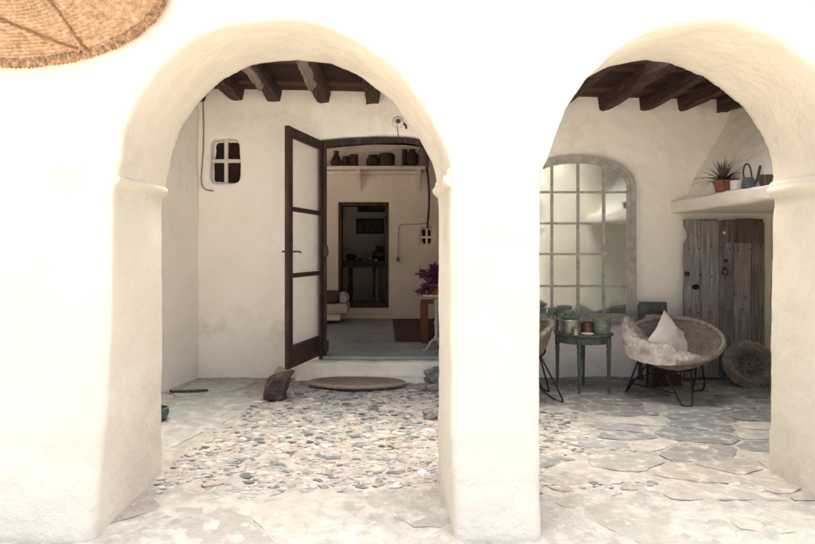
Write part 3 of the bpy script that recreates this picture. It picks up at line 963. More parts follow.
# plank door leaning in the alcove
DX0, DX1, DY = 3.235, 4.10, 6.44
pd = thing('plank_door', 'weathered grey-brown plank door with an iron ring standing in the alcove', 'door', (0, 0, 0))
xs = [DX0, DX0 + .17, DX0 + .375, DX0 + .53, DX0 + .72, DX1]
tops = [1.725, 1.735, 1.71, 1.715, 1.70]
rn = random.Random(2)
for i in range(5):
    bm = BM()
    cl = bm.loops.layers.color.new('Col')
    n = 26
    rings = []
    for k in range(n + 1):
        z = .03 + (tops[i] - .03) * k / n
        e0 = noise.noise(Vector((i * 5, z * 5, 0))) * .006; e1 = noise.noise(Vector((i * 5 + 5, z * 5, 0))) * .006
        d = noise.noise(Vector((i * 9, z * 3, 2))) * .006
        if i == 0 and .04 < tops[i] - z - .08 < .12: e0 += .035
        rings.append([bm.verts.new(p) for p in ((xs[i] + .004 + e0, DY + d, z), (xs[i + 1] - .004 + e1, DY + d, z), (xs[i + 1] - .004 + e1, DY + .035, z), (xs[i] + .004 + e0, DY + .035, z))])
    for v, dz in zip(rings[-1], (rn.uniform(-.03, .01), rn.uniform(-.03, .01), 0, 0)): v.co.z += dz
    for a, b in zip(rings, rings[1:]):
        for k in range(4): bm.faces.new((a[k], a[(k + 1) % 4], b[(k + 1) % 4], b[k]))
    bm.faces.new(rings[0]); bm.faces.new(rings[-1][::-1])
    c = [(1.0, 1.0, 1.0), (1.08, 1.08, 1.10), (.82, .82, .83), (.96, .95, .95), (.82, .80, .80)][i]
    for f_ in bm.faces:
        for l in f_.loops: l[cl] = (*c, 1)
    obj('plank', bm, 'old_plank', pd, angle=30)
# the upper repair board, split in two pieces standing proud
for (a, b, c, zt) in ((DX0 + .54, DX1 - .03, .62, 1.735), (DX0 + .395, DX0 + .535, .7, 1.725)):
    bm = box_bm(a, b, DY - .022, DY - .004, 1.475, zt, bev=.006)
    cl = bm.loops.layers.color.new('Col')
    for f_ in bm.faces:
        for l in f_.loops: l[cl] = (c * 1.1, c, c * .95, 1)
    bmesh.ops.subdivide_edges(bm, edges=bm.edges, cuts=3, use_grid_fill=True)
    for v in bm.verts: v.co.z += noise.noise(v.co * 7) * .014
    obj('repair_board', bm, 'old_plank', pd)
bm = BM()
for k in range(16):
    x = DX0 + .05 + (DX1 - DX0 - .1) * (k % 8) / 7 + rn.uniform(-.02, .02); z = (1.42, .75)[k // 8] + rn.uniform(-.02, .02)
    add_lathe(bm, [(.008, 0), (.010, .004), (.006, .009), (0, .01)], 8, (0, 0, 0))
    for v in list(bm.verts)[-32:]: v.co = Vector((x + v.co.x, DY - .004 - v.co.z, z + v.co.y))
for k in range(7):
    x = DX0 + .05 + .12 * k; z = .25 + .9 * rn.random()
    add_lathe(bm, [(.008, 0), (.010, .004), (.006, .009), (0, .01)], 8, (0, 0, 0))
    for v in list(bm.verts)[-32:]: v.co = Vector((x + v.co.x, DY - .004 - v.co.z, z + v.co.y))
obj('nails', bm, 'rust_iron', pd)
bm = BM()
for (x, z, r) in ((DX0 + .115, 1.005, .028), (DX0 + .44, 1.285, .014)):
    b_ = add_lathe(bm, [(r * .2, 0), (r, .0), (r * 1.1, .003), (0, .004)], 14)
    for v in b_: v.co = Vector((x + v.co.x * 1.3, DY - .009 - v.co.z, z + v.co.y))
obj('knot_hole', bm, 'black_void', pd)
bm = BM()
b_ = add_lathe(bm, [(.001, 0), (.016, .0), (.016, .004), (0, .005)], 14)
for v in b_: v.co = Vector((DX0 + .415 + v.co.x, DY - .02 - v.co.z, 1.585 + v.co.y))
obj('patch', bm, 'white_glaze', pd)
rx, rz_ = DX0 + .42, 1.165
bm = BM()
add_tube(bm, [(rx + .034 * math.sin(2 * PI * k / 20), DY - .03, rz_ - .034 * math.cos(2 * PI * k / 20)) for k in range(20)], .006, closed=True)
add_tube(bm, [(rx, DY, rz_ + .04), (rx, DY - .04, rz_ + .038), (rx, DY - .034, rz_ + .022)], .008)
obj('ring_handle', bm, 'black_iron', pd)
bm = BM(); add_box(bm, DX0 - .0, DX0 + .04, DY - .03, DY, 1.12, 1.17, .004)
obj('bracket', bm, 'black_iron', pd)

# round wicker bed against the plank door
wb = thing('wicker_basket', 'shaggy round wicker tray leaning on its edge against the plank door', 'basket', (3.745, 6.16, .225))
wb.rotation_euler = (R(-14), 0, R(-6))
bm = BM()
rn = random.Random(9)
R0 = .25
for j in range(7):
    r = R0 - .002 - .017 * j
    P = []
    for k in range(90):
        a = 2 * PI * k / 90
        P.append((r * math.cos(a) * (1 + .01 * math.sin(5 * a + j)), -.03 - .03 * math.sin(PI * j / 6) + .006 * math.sin(16 * a + j * 1.7), r * .93 * math.sin(a) + .004 * math.sin(13 * a + j)))
    add_tube(bm, P, .0125, closed=True, seg=6)
obj('coiled_rim', bm, 'rattan_rim', wb)
bm = BM()
for j in range(5):
    r = .15 - .03 * j
    P = []
    for k in range(72):
        a = 2 * PI * k / 72
        P.append((r * math.cos(a), -.002 + .012 * math.sin(9 * a + j * 2), r * .93 * math.sin(a)))
    add_tube(bm, P, .016, closed=True, seg=6)
add_lathe(bm, [(.24, 0), (.24, .015), (0, .02)], 40)
for v in list(bm.verts)[-120:]: v.co = Vector((v.co.x, .03 - v.co.z, v.co.y * .93))
obj('woven_base', bm, 'rattan', wb)
bm = BM()
for k in range(420):
    a = rn.uniform(0, 2 * PI); r = rn.uniform(.10, .215)
    b = a + rn.uniform(.12, .35) * rn.choice((-1, 1)); r2 = r + rn.uniform(.0, .045)
    y0 = -.035 - .02 * (r > .16)
    add_tube(bm, [(r * math.cos(a), y0 + .015, r * .93 * math.sin(a)), ((r + r2) / 2 * math.cos((a + b) / 2), y0 - .028, (r + r2) / 2 * .93 * math.sin((a + b) / 2)), (r2 * math.cos(b), y0 + .005, r2 * .93 * math.sin(b))], .0035, seg=4)
obj('frayed_strands', bm, 'coir_edge', wb)

# ---- rattan bowl chairs
CC = Vector((2.735, 5.66, .0))
def make_chair(label):
    t = thing('bowl_chair', label, 'chair', CC, 0, 'rattan bowl chairs on the porch')
    nrm = Vector((-.24, -.44, 1)).normalized()
    rimc = Vector((.0, .0, .555))
    q = nrm.to_track_quat('Z', 'Y').to_matrix().to_4x4()
    M_ = Matrix.Translation(rimc) @ q
    Rr, dep = .375, .235
    def bp(r, a, off=0):
        return M_ @ Vector((r * 1.1 * math.cos(a), r * math.sin(a), -dep * (1 - (r / Rr) ** 2.2) + off))
    bm = BM()
    nR, nA = 40, 112
    rings = []
    for i in range(nR + 1):
        r = Rr * (i / nR) if i else .004
        rings.append([bm.verts.new(bp(r, 2 * PI * k / nA, (.006 * math.sin(PI * (i + (k // 2) % 2)) + .004 * ((i + k) % 2) + .003 * (i % 2)))) for k in range(nA)])
    for a, b in zip(rings, rings[1:]):
        for k in range(nA): bm.faces.new((a[k], a[(k + 1) % nA], b[(k + 1) % nA], b[k]))
    outer = [[bm.verts.new(bp(Rr * (i / 20) if i else .004, 2 * PI * k / nA, -.022 - .003 * ((i + k) % 2))) for k in range(nA)] for i in range(21)]
    for a, b in zip(outer, outer[1:]):
        for k in range(nA): bm.faces.new((a[k], b[k], b[(k + 1) % nA], a[(k + 1) % nA]))
    for k in range(nA): bm.faces.new((rings[-1][k], rings[-1][(k + 1) % nA], outer[-1][(k + 1) % nA], outer[-1][k]))
    bm.faces.new(rings[0]); bm.faces.new(outer[0][::-1])
    seat = obj('woven_seat', bm, 'rattan', t, angle=25)
    bm = BM()
    for j in range(26):       # woven hoops that stand proud, inside and out
        r = Rr * (j + 1.5) / 28
        add_tube(bm, [bp(r, 2 * PI * k / 64, .004 if j % 2 else .007) for k in range(64)], .0045, closed=True, seg=5)
        add_tube(bm, [bp(r, 2 * PI * k / 64, -.026) for k in range(64)], .004, closed=True, seg=5)
    obj('woven_hoops', bm, 'rattan_rim', seat)
    bm = BM()
    add_tube(bm, [bp(Rr + .006, 2 * PI * k / 80, -.005 + .002 * math.sin(k * 1.3)) for k in range(80)], .021, closed=True)
    for k in range(150):      # wrapping
        a = 2 * PI * k / 150
        u = bp(Rr + .006, a, -.005); 
        rad = (bp(Rr + .02, a) - bp(Rr, a)).normalized()
        c_ = [u + (rad * math.cos(s) + nrm * math.sin(s)) * .0225 + (bp(Rr, a + .012 * s / 6) - bp(Rr, a)) for s in (0, 1.05, 2.1, 3.14, 4.2, 5.2, 6.28)]
        add_tube(bm, c_, .0035, seg=4)
    obj('wrapped_rim', bm, 'rattan_rim', t)
    def W(x, y, z): return Vector((x, y, z)) - CC
    RB = .0085
    obj('support_ring', tube_bm([bp(.215, 2 * PI * k / 40, -.045) for k in range(40)], .009, closed=True), 'black_iron', t)
    legs = [[(2.44, 5.72, .36), (2.385, 5.87, .03), (2.38, 5.88, .009), (2.395, 5.875, .03), (2.505, 5.66, .34)],
            [(2.60, 5.52, .265), (2.655, 5.36, .03), (2.675, 5.335, .009), (2.735, 5.33, .009), (2.76, 5.345, .03), (2.82, 5.50, .30)],
            [(2.93, 5.60, .37), (2.985, 5.75, .12), (3.02, 5.87, .03), (3.06, 5.90, .009), (3.12, 5.90, .012), (3.155, 5.87, .05), (3.02, 5.72, .44)],
            [(2.62, 5.88, .44), (2.66, 6.07, .03), (2.69, 6.09, .009), (2.74, 6.09, .009), (2.77, 6.07, .03), (2.82, 5.88, .44)]]
    for P in legs: obj('leg', tube_bm(smoothpath([W(*p) for p in P], 2), RB), 'black_iron', t)
    bm = BM()
    add_tube(bm, [W(2.405, 5.83, .125), W(2.66, 5.98, .17), W(2.98, 5.76, .135)], .0065)
    add_tube(bm, [W(2.405, 5.83, .105), W(2.64, 5.40, .105)], .0065)
    obj('stretcher', bm, 'black_iron', t)
    return t, bp
chair, bp = make_chair('rattan bowl chair in front of the plank door, draped with fleece and a cushion')
c2 = copy_tree(chair)
c2['label'] = 'empty rattan bowl chair half hidden behind the middle pier'
c2.location = (1.245, 5.70, 0)
c2.rotation_euler = (0, 0, R(-62))

# fleece draped over the front of the bowl
def cw(x, y, z): return Vector((x, y, z)) + CC
bm = BM()
nu, nv = 60, 30
top = []
fl = []
RR = .375
def fleece_pt(u, v):
    # u: round the rim from the back left to the front right, v: from the seat's middle outwards
    a = R(148) + u * R(165)
    rin = .02 + .05 * noise.noise(Vector((u * 4, 0, 7)))
    rout = .475 - .13 * u ** 1.5 + .02 * noise.noise(Vector((u * 9, 1, 0)))
    r = max(.01, rin + v * (rout - rin))
    if r <= RR: p = bp(r, a, .03)
    else:
        e = r - RR
        p = bp(RR, a, .045)
        d = (p - bp(.28, a, .045)); d.z = 0; d.normalize()
        p = p + d * .035 * min(1, e * 20) + Vector((0, 0, -e * 1.0))
    edge = min(1, min(u, 1 - u) * 6) * min(1, v * 5 + .3) * min(1, (1 - v) * 4 + .45)
    thick = .115 * edge * (1 + .5 * noise.noise(Vector((u * 5, v * 3, 2))))
    under = p - Vector((0, 0, .035))
    p = p + Vector((0, -.15, 1)) * thick
    p = p + Vector((noise.noise(p * 7), noise.noise(p * 7 + Vector((3, 0, 0))), noise.noise(p * 7 + Vector((0, 9, 0))))) * .03
    return CC + p, CC + under
GG = [[fleece_pt(i / nu, j / nv) for j in range(nv + 1)] for i in range(nu + 1)]
G = [[q[0] for q in row] for row in GG]
gv = [[bm.verts.new(p) for p in row] for row in G]
for i in range(nu):
    for j in range(nv): bm.faces.new((gv[i][j], gv[i + 1][j], gv[i + 1][j + 1], gv[i][j + 1]))
lo = [[bm.verts.new(q[1]) for q in row] for row in GG]
for i in range(nu):
    for j in range(nv): bm.faces.new((lo[i][j], lo[i][j + 1], lo[i + 1][j + 1], lo[i + 1][j]))
for i in range(nu):
    bm.faces.new((gv[i][0], lo[i][0], lo[i + 1][0], gv[i + 1][0])); bm.faces.new((gv[i][nv], gv[i + 1][nv], lo[i + 1][nv], lo[i][nv]))
for j in range(nv):
    bm.faces.new((gv[0][j], gv[0][j + 1], lo[0][j + 1], lo[0][j])); bm.faces.new((gv[nu][j], lo[nu][j], lo[nu][j + 1], gv[nu][j + 1]))
skin = thing('fleece_throw', 'shaggy beige fleece draped over the front of the bowl chair', 'throw', (0, 0, 0))
obj('hide', bm, 'sheepskin', skin, angle=80)
bm = BM()
rn = random.Random(14)
for _ in range(15000):
    i = rn.randrange(nu); j = rn.randrange(nv)
    p = G[i][j].lerp(G[i + 1][j], rn.random()).lerp(G[i][j + 1].lerp(G[i + 1][j + 1], rn.random()), rn.random())
    n_ = (G[i + 1][j] - G[i][j]).cross(G[i][j + 1] - G[i][j])
    if n_.length < 1e-8: continue
    n_.normalize()
    if n_.z < 0 and n_.y > 0: n_ = -n_
    if n_.dot(Vector((0, -.6, 1))) < 0: n_ = -n_
    d = (n_ * .6 + Vector((rn.gauss(0, .5), rn.gauss(0, .5), rn.gauss(-.15, .4)))).normalized() * rn.uniform(.014, .034)
    s = d.cross(Vector((rn.random(), rn.random(), rn.random()))).normalized() * .0022
    a, b, c = bm.verts.new(p - s - n_ * .003), bm.verts.new(p + s - n_ * .003), bm.verts.new(p + d)
    bm.faces.new((a, b, c))
obj('wool', bm, 'sheepskin', skin, smooth=False)

# white pointed cushion
bm = BM()
n = 18
W_ = .225
for s in (1, -1):
    g_ = []
    for i in range(n + 1):
        row = []
        for j in range(n + 1):
            u = -1 + 2 * i / n; v = -1 + 2 * j / n
            th = .062 * (max(0, (1 - u ** 2)) ** .45) * (max(0, (1 - v ** 2)) ** .45)
            pin = 1 - .13 * (1 - abs(u)) ; pin2 = 1 - .10 * (1 - abs(v))
            row.append(bm.verts.new((u * W_ * pin2, s * th * (1.0 - .18 * v) + .016 * noise.noise(Vector((u * 2.2, v * 2.2, s))) + .006 * noise.noise(Vector((u * 6, v * 6, s * 3))), v * W_ * pin)))
        g_.append(row)
    for i in range(n):
        for j in range(n): bm.faces.new((g_[i][j], g_[i + 1][j], g_[i + 1][j + 1], g_[i][j + 1]))
bmesh.ops.remove_doubles(bm, verts=bm.verts, dist=.0008)
o = obj('cushion', bm, 'white_linen', angle=60)
o.rotation_mode = 'XYZ'
o.rotation_euler = Euler((R(-32), R(47), R(2)))
o.location = (2.79, 5.80, .515)
tag(o, 'creased white cushion standing on its corner in the bowl chair', 'cushion')

# small old chair behind
sc = thing('wooden_chair', 'small grey-green wooden chair with a pale back panel behind the bowl chair', 'chair', (2.87, 6.28, .015), R(0))
bw_ = .125
for x in (-bw_, bw_):
    obj('leg', box_bm(x - .02, x + .02, .10, .14, 0, .80, bev=.004), 'green_board', sc)
    obj('leg', box_bm(x - .02, x + .02, -.16, -.12, 0, .36, bev=.004), 'green_board', sc)
bm = BM(); add_box(bm, -bw_ - .022, bw_ + .022, .085, .12, .67, .835, .012); obj('top_rail', bm, 'green_board', sc)
obj('back_panel', box_bm(-bw_ + .03, bw_ + .085, .060, .080, .38, .70, bev=.004), 'pale_board', sc)
obj('seat', box_bm(-bw_ - .03, bw_ + .03, -.18, .10, .36, .385, bev=.006), 'green_board', sc)
obj('stretcher', box_bm(-bw_ + .02, bw_ - .02, -.15, -.13, .12, .15, bev=.004), 'green_board', sc)
bx = thing('wooden_box', 'reddish-brown wooden box on the floor behind the legs of the bowl chair', 'box', (2.90, 6.20, .015), R(4))
bm = BM()
add_box(bm, -.14, .14, -.09, .09, 0, .02, .002); add_box(bm, -.14, .14, -.09, -.075, .021, .25, .003); add_box(bm, -.14, .14, .075, .09, .021, .25, .003)
add_box(bm, -.14, -.125, -.074, .074, .021, .25, .003); add_box(bm, .125, .14, -.074, .074, .021, .25, .003)
obj('crate_body', bm, 'brown_box', bx)
obj('lid', box_bm(-.15, .15, -.10, .10, .252, .268, bev=.003), 'brown_box', bx)
obj('batten', box_bm(-.13, .13, -.105, -.092, .10, .14, bev=.003), 'brown_box', bx)

# green side table
TX, TY = 2.005, 6.00
tb = thing('side_table', 'oval green painted side table under the arched mirror', 'table', (TX, TY, .01))
def ovl(r1, r2, n=48): return [(r1 * math.cos(2 * PI * k / n), r2 * math.sin(2 * PI * k / n)) for k in range(n)]
bm = BM(); add_lathe(bm, [(.0, .540), (.275, .540), (.287, .548), (.289, .556), (.283, .566), (.0, .568)], 56, sy=.82)
obj('tabletop', bm, 'green_paint', tb)
bm = BM()
add_lathe(bm, [(.255, .470), (.262, .474), (.262, .539), (.25, .539), (.25, .47)], 48, sy=.80)
obj('apron', bm, 'green_paint', tb)
for (x, y_) in ((-.105, -.19), (.195, -.155), (.06, .19), (-.235, .09)):
    bm = BM(); add_lathe(bm, [(.012, 0), (.013, .05), (.020, .36), (.023, .41), (.016, .42), (.024, .435), (.024, .47), (.024, .53)], 12, (x, y_, 0))
    obj('leg', bm, 'green_paint', tb)

def rosette(bm, c, R1, rn, layers=4, thick=.006):
    for l in range(layers):
        n = 6 + l
        tilt = R(80 - 17 * l)
        L_ = R1 * (.6 + .7 * l / layers)
        for k in range(n):
            a = 2 * PI * (k + .5 * (l % 2)) / n + rn.uniform(-.15, .15)
            d = Vector((math.cos(a) * math.cos(tilt), math.sin(a) * math.cos(tilt), math.sin(tilt)))
            s = Vector((-math.sin(a), math.cos(a), 0)); u = s.cross(d)
            if u.z < 0: u = -u
            base = Vector(c) - Vector((0, 0, .004 * l))
            pr = [(0, .25), (.35, .75), (.65, 1), (.85, .8), (1, .08)]
            rings = []
            for t_, wv in pr:
                p = base + d * L_ * t_ + u * L_ * .18 * t_ * t_; w_ = L_ * .20 * wv
                rings.append([bm.verts.new(p - s * w_), bm.verts.new(p - u * thick * wv), bm.verts.new(p + s * w_), bm.verts.new(p + u * thick * .4 * wv)])
            for A, B in zip(rings, rings[1:]):
                for q in range(4): bm.faces.new((A[q], A[(q + 1) % 4], B[(q + 1) % 4], B[q]))
            bm.faces.new(rings[-1])
rn = random.Random(33)
TT = .579
sp = thing('potted_succulent', 'blue-green succulent in a dull tin pot on the green table', 'plant', (1.845, 5.925, TT))
obj('pot', lathe_bm([(.0, 0), (.088, 0), (.096, .02), (.102, .09), (.106, .125), (.109, .135), (.104, .14), (.096, .135), (.09, .11), (0, .108)], seg=36), 'tin', sp)
obj('soil', lathe_bm([(0, .10), (.092, .108), (.05, .12), (0, .122)], seg=20), 'soil', sp)
bm = BM()
for (x, y_, z, r) in ((0, 0, .17, .085), (-.06, .02, .15, .06), (.065, .0, .15, .065), (.02, -.055, .145, .055), (-.03, -.05, .15, .05), (.01, .06, .16, .06)):
    rosette(bm, (x, y_, z), r, rn); add_tube(bm, [(x * .6, y_ * .6, .10), (x, y_, z)], .006, seg=6)
obj('leaves', bm, 'succulent', sp)
sp2 = thing('potted_succulent', 'small succulent in a grey cup on the left edge of the green table', 'plant', (1.735, 6.11, TT))
obj('pot', lathe_bm([(.0, 0), (.045, 0), (.05, .02), (.055, .12), (.05, .125), (.045, .10), (0, .098)], seg=28), 'tin', sp2)
bm = BM()
for (x, y_, z, r) in ((0, 0, .19, .075), (-.045, .02, .155, .05), (.045, .01, .15, .05)):
    rosette(bm, (x, y_, z), r, rn); add_tube(bm, [(x * .5, y_ * .5, .09), (x, y_, z)], .006, seg=6)
obj('leaves', bm, 'succulent', sp2)
bgj = thing('votive_cup', 'little dull metal cup standing before the tin pot', 'cup', (1.857, 5.79, TT))
obj('cup_body', lathe_bm([(0, 0), (.032, 0), (.036, .06), (.034, .062), (.03, .008), (0, .008)], seg=20), 'tin', bgj)
cj = thing('brown_cup', 'dark brown glazed cup between tin pot and green tin', 'cup', (2.02, 5.94, TT))
obj('cup_body', lathe_bm([(0, 0), (.05, 0), (.058, .01), (.062, .10), (.059, .105), (.054, .10), (.052, .02), (0, .015)], seg=28), 'brown_glaze', cj)
gt = thing('lidded_tin', 'dented grey-green tin with a copper rim on the table', 'tin', (2.16, 5.93, TT))
bm = BM(); add_lathe(bm, [(0, 0), (.082, 0), (.085, .01), (.083, .03), (.086, .035), (.083, .06), (.086, .065), (.083, .09), (.086, .095), (.085, .135), (0, .136)], 36)
obj('tin_body', bm, 'green_tin', gt)
bm = BM(); add_lathe(bm, [(0, .137), (.089, .137), (.090, .152), (.084, .157), (.03, .155), (0, .155)], 36)
obj('lid', bm, 'coir', gt)
tag(obj('saucer', lathe_bm([(0, 0), (.045, 0), (.062, .012), (.058, .014), (.04, .006), (0, .005)], seg=24), 'white_glaze', loc=(1.985, 5.82, TT)), 'pale saucer lying on the front of the green table', 'saucer')

# ledge pots
LZ = 1.945
ap = thing('potted_spiky_plant', 'spiky dark plant in a terracotta pot on the high ledge', 'plant', (3.275, 5.78, LZ))
obj('pot', lathe_bm([(0, 0), (.062, 0), (.078, .095), (.088, .096), (.090, .125), (.080, .126), (.074, .10), (0, .098)], seg=30), 'terracotta', ap)
bm = BM()
rn = random.Random(4)
for k in range(84):
    a = rn.uniform(0, 2 * PI); el = R(rn.uniform(8, 75)); L_ = rn.uniform(.16, .30)
    d = Vector((math.cos(a) * math.cos(el), math.sin(a) * math.cos(el), math.sin(el))); s = Vector((-math.sin(a), math.cos(a), 0))
    prev = None
    for q in range(7):
        t_ = q / 6; p = Vector((0, 0, .11)) + d * L_ * t_ + Vector((0, 0, -.10 * t_ ** 2.2 * math.cos(el)))
        w_ = .0105 * (1 - t_ ** 2) + .0008
        cur = [bm.verts.new(p - s * w_), bm.verts.new(p + s * w_), bm.verts.new(p + Vector((0, 0, .003)))]
        if prev:
            for z in range(3): bm.faces.new((prev[z], prev[(z + 1) % 3], cur[(z + 1) % 3], cur[z]))
        prev = cur
obj('leaves', bm, 'spiky_leaf', ap)
wc = thing('white_pot', 'small white glazed pot beside the terracotta pot', 'pot', (3.25, 5.52, LZ))
obj('pot_body', lathe_bm([(0, 0), (.046, 0), (.050, .02), (.052, .085), (.048, .095), (.043, .09), (.04, .02), (0, .02)], seg=28), 'white_glaze', wc)
can = thing('watering_can', 'dark watering can with a tall hoop handle on the ledge', 'watering can', (3.25, 5.335, LZ))
obj('can_body', lathe_bm([(0, 0), (.050, 0), (.054, .01), (.050, .075), (.040, .10), (.036, .098), (0, .09)], seg=28), 'blue_enamel', can)
obj('handle', tube_bm(smoothpath([(-.040, 0, .09), (-.050, 0, .16), (-.028, 0, .225), (.008, 0, .215), (.022, 0, .16), (.03, 0, .10)], 2), .0075), 'dark_metal', can)
obj('spout', tube_bm(smoothpath([(.045, 0, .03), (.075, 0, .07), (.092, 0, .15), (.105, 0, .205)], 2), .011), 'dark_metal', can)
dc = thing('metal_mug', 'dark metal mug at the near end of the ledge', 'mug', (3.245, 5.09, LZ))
obj('mug_body', lathe_bm([(0, 0), (.042, 0), (.045, .01), (.055, .09), (.050, .092), (.042, .02), (0, .02)], seg=24), 'dark_metal', dc)
obj('handle', tube_bm(smoothpath([(.05, 0, .075), (.085, 0, .07), (.08, 0, .03), (.046, 0, .02)], 2), .006), 'dark_metal', dc)

# ---- inside the room
def jar(name, label, cat, x, prof, material, parts=None, y=RY1 - .14, z=2.821, group=None):
    t = thing(name, label, cat, (x, y, z), 0, group)
    obj('vessel', lathe_bm(prof, seg=20), material, t)
    if parts:
        for nm, pr, m_ in parts: obj(nm, lathe_bm(pr, seg=20), m_, t)
    return t
jar('jug', 'dark jug at the left end of the indoor shelf', 'jug', -.80, [(0, 0), (.08, 0), (.10, .09), (.06, .17), (.04, .22), (.05, .27), (0, .265)], 'shelf_item')
jar('round_pot', 'small dark pot leaning beside the jug on the shelf', 'pot', -.64, [(0, 0), (.05, 0), (.06, .12), (.05, .18), (0, .175)], 'shelf_item')
jar('squat_tin', 'squat dark tin right of the small pot on the indoor shelf', 'tin', -.50, [(0, 0), (.075, 0), (.075, .21), (0, .215)], 'shelf_item')
jar('stew_pot', 'round-bellied dark pot in the middle of the indoor shelf', 'pot', -.17, [(0, 0), (.08, 0), (.12, .06), (.115, .13), (.08, .18), (.085, .2), (0, .19)], 'shelf_item')
jar('square_tin', 'square-shouldered dark tin right of the round pot on the shelf', 'tin', .06, [(0, 0), (.135, 0), (.138, .20), (.12, .205), (.12, .225), (0, .225)], 'shelf_item')
jar('bottle', 'narrow dark canister left of the black vase on the shelf', 'bottle', .37, [(0, 0), (.045, 0), (.045, .26), (.04, .30), (0, .3)], 'shelf_item')
jar('vase', 'black bulbous vase near the right end of the shelf', 'vase', .50, [(0, 0), (.06, 0), (.105, .08), (.11, .17), (.07, .25), (.05, .28), (.06, .295), (0, .29)], 'shelf_item')
jar('glass_jar', 'tall pale grey bottle at the right end of the indoor shelf', 'bottle', .73 - .04, [(0, 0), (.085, 0), (.095, .02), (.095, .22), (.075, .29), (.04, .33), (.04, .36), (0, .36)], 'grey_jar',
    [('stopper', [(0, .362), (.03, .362), (.035, .41), (0, .415)], 'shelf_item')])
# rug
bm = box_bm(.16, 1.7, 7.75, 10.15, .222, .236, bev=.004)
tag(obj('rug', bm, 'rug'), 'dark brown rug on the slate floor indoors', 'rug')
# pedestal table with purple plant
px_, py_ = .625, 7.02
pt = thing('pedestal_table', 'small round marble-topped table on a cast iron foot inside the doorway', 'table', (px_, py_, .217))
obj('tabletop', lathe_bm([(0, .64), (.15, .64), (.165, .648), (.165, .664), (.155, .668), (0, .668)], seg=36), 'iron_white', pt)
obj('pedestal', lathe_bm([(.03, .12), (.035, .15), (.018, .19), (.022, .30), (.03, .33), (.018, .37), (.018, .52), (.03, .56), (.024, .60), (.06, .638)], seg=16), 'iron_white', pt)
for k in range(3):
    a = R(200 + 120 * k)
    P = [(0.0, .14), (.06, .13), (.10, .07), (.125, .03), (.165, .014), (.185, .03)]
    obj('leg', tube_bm(smoothpath([(r * math.cos(a), r * math.sin(a), z) for r, z in P], 2), .014), 'iron_white', pt)
pp = thing('purple_plant', 'bushy purple-leaved plant in a terracotta pot on the pedestal table', 'plant', (px_ - .0, py_, .887))
obj('pot', lathe_bm([(0, 0), (.085, 0), (.10, .09), (.115, .092), (.118, .125), (.1, .126), (.095, .10), (0, .1)], seg=30), 'terracotta', pp)
bm = BM(); bs = BM()
rn = random.Random(8)
for k in range(90):
    a = rn.uniform(0, 2 * PI); el = rn.uniform(-.15, 1.3); L_ = rn.uniform(.10, .22)
    end = Vector((math.cos(a) * math.cos(el) * L_ * 1.15, math.sin(a) * math.cos(el) * L_ * 1.15, .12 + math.sin(el) * L_ * 1.15 - (.10 if el < .35 else 0)))
    mid = Vector((end.x * .5, end.y * .5, .12 + (end.z - .12) * .65 + .03))
    P = smoothpath([Vector((rn.uniform(-.04, .04), rn.uniform(-.04, .04), .10)), mid, end], 2)
    add_tube(bs, P, .0025, seg=4)
    for q in range(3, len(P)):
        for _ in range(3):
            c = P[q] + Vector((rn.gauss(0, .014), rn.gauss(0, .014), rn.gauss(0, .014)))
            d = Vector((rn.gauss(0, 1), rn.gauss(0, 1), rn.gauss(.2, .7))).normalized(); s = d.cross(Vector((rn.random(), rn.random(), 1))).normalized()
            l_ = rn.uniform(.028, .05); w_ = l_ * .42; u = s.cross(d) * .005
            v = [bm.verts.new(c), bm.verts.new(c + d * l_ * .5 - s * w_ + u), bm.verts.new(c + d * l_), bm.verts.new(c + d * l_ * .5 + s * w_ + u)]
            bm.faces.new(v)
obj('stems', bs, 'purple_leaf', pp)
obj('leaves', bm, 'purple_leaf', pp, smooth=False)
# red-brown stool behind it
stl = thing('wooden_stool', 'red-brown wooden stool standing behind the pedestal table', 'stool', (.70, 7.75, .217))
obj('seat', box_bm(-.20, .18, -.15, .15, .50, .535, bev=.008), 'red_wood', stl)
for x in (-.155, .13):
    for y_ in (-.11, .11): obj('leg', box_bm(x - .055 if x < 0 else x - .02, x + .03, y_ - .025, y_ + .025, 0, .499, bev=.005), 'red_wood', stl)
# day bed
db = thing('daybed', 'low daybed with pale cushion and brown throw against the room wall', 'daybed', (-1.5, 9.9, .217))
obj('base', box_bm(-.75, .82, -.38, .34, .06, .16, bev=.02), 'room_plaster', db)
obj('mattress', box_bm(-.78, .94, -.42, .36, .162, .33, bev=.06), 'cushion', db)
bm = BM()
add_tube(bm, [(.86, -.34, .40), (.86, -.1, .41), (.86, .28, .40)], [.06, .095, .06], seg=14)
obj('bolster', bm, 'cushion', db)
bm = box_bm(.30, .80, -.40, .34, .335, .50, bev=.07)
obj('throw', bm, 'brown_throw', db)

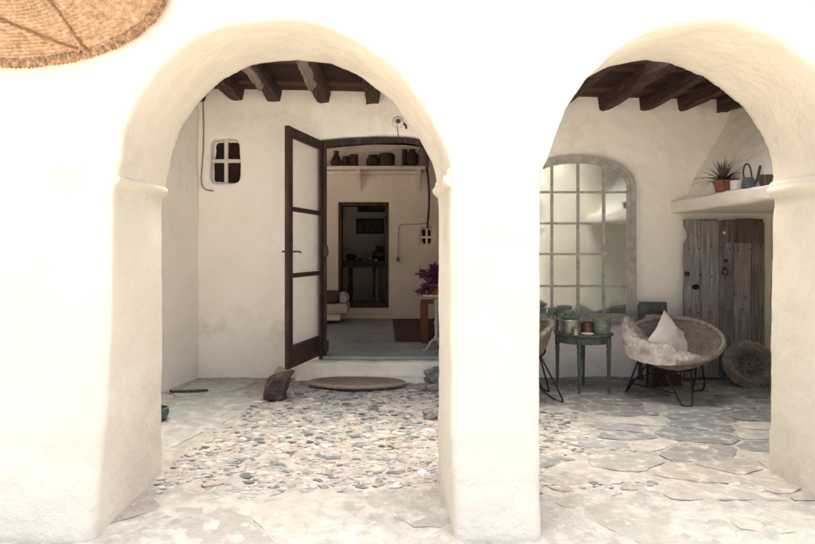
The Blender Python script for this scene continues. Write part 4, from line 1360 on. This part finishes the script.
# console table in the back room
ct = thing('console_table', 'dark wooden console table seen through the framed opening', 'table', (-.25, 11.25, .217))
obj('tabletop', box_bm(-.62, .60, -.24, .24, .93, .985, bev=.006), 'shelf_item', ct)
obj('shelf', box_bm(-.58, .56, -.2, .2, .16, .22, bev=.006), 'shelf_item', ct)
obj('apron', box_bm(-.56, .54, -.21, .2, .86, .928, bev=.004), 'shelf_item', ct)
for x in (-.36, .10, .54):
    for y_ in (-.17, .17):
        obj('leg', lathe_bm([(.035, 0), (.035, .15), (.028, .25), (.038, .5), (.025, .6), (.035, .86)], seg=12, c=(x, y_, 0)), 'shelf_item', ct)
obj('post', lathe_bm([(.03, .22), (.03, .85)], seg=12, c=(.14, -.23, 0)), 'grey_jar', ct)
CT = 1.203
def small(name, label, cat, x, y_, prof, m_): tag(obj(name, lathe_bm(prof, seg=18), m_, loc=(x, y_, CT)), label, cat)
small('silver_bowl', 'small shiny bowl left of centre on the console table', 'bowl', -.42, 11.12, [(0, 0), (.03, 0), (.075, .05), (.07, .05), (0, .01)], 'silver')
small('dark_bowl', 'dark round bowl at the left end of the console table', 'bowl', -.60, 11.2, [(0, 0), (.06, 0), (.11, .08), (.09, .12), (0, .12)], 'shelf_item')
small('silver_cup', 'shiny cup in the middle of the console table', 'cup', -.25, 11.08, [(0, 0), (.03, 0), (.045, .07), (.04, .07), (0, .01)], 'silver')
small('dark_vase', 'dark rounded vase at the right of the console table', 'vase', -.07, 11.25, [(0, 0), (.08, 0), (.15, .08), (.13, .16), (.06, .2), (.08, .27), (0, .27)], 'shelf_item')
small('brass_bell', 'little pale bell at the front of the console table', 'bell', -.12, 11.04, [(0, 0), (.045, 0), (.03, .04), (.012, .06), (0, .065)], 'silver')
for (x0, x1, z0, z1, lb) in ((-.55, .12, 2.22, 2.52, 'upper dark framed picture on the back room wall'), (-.58, .02, 1.75, 2.08, 'lower dark framed picture of bottles on the back room wall')):
    p = thing('framed_picture', lb, 'picture', (0, 12.98, 0))
    obj('canvas', box_bm(x0 + .04, x1 - .04, -.03, -.01, z0 + .04, z1 - .04), 'picture', p)
    obj('frame', ringframe([(x0, z0), (x0, z1), (x1, z1), (x1, z0)], [(x0 + .045, z0 + .045), (x0 + .045, z1 - .045), (x1 - .045, z1 - .045), (x1 - .045, z0 + .045)], -.045, 0), 'shelf_item', p)
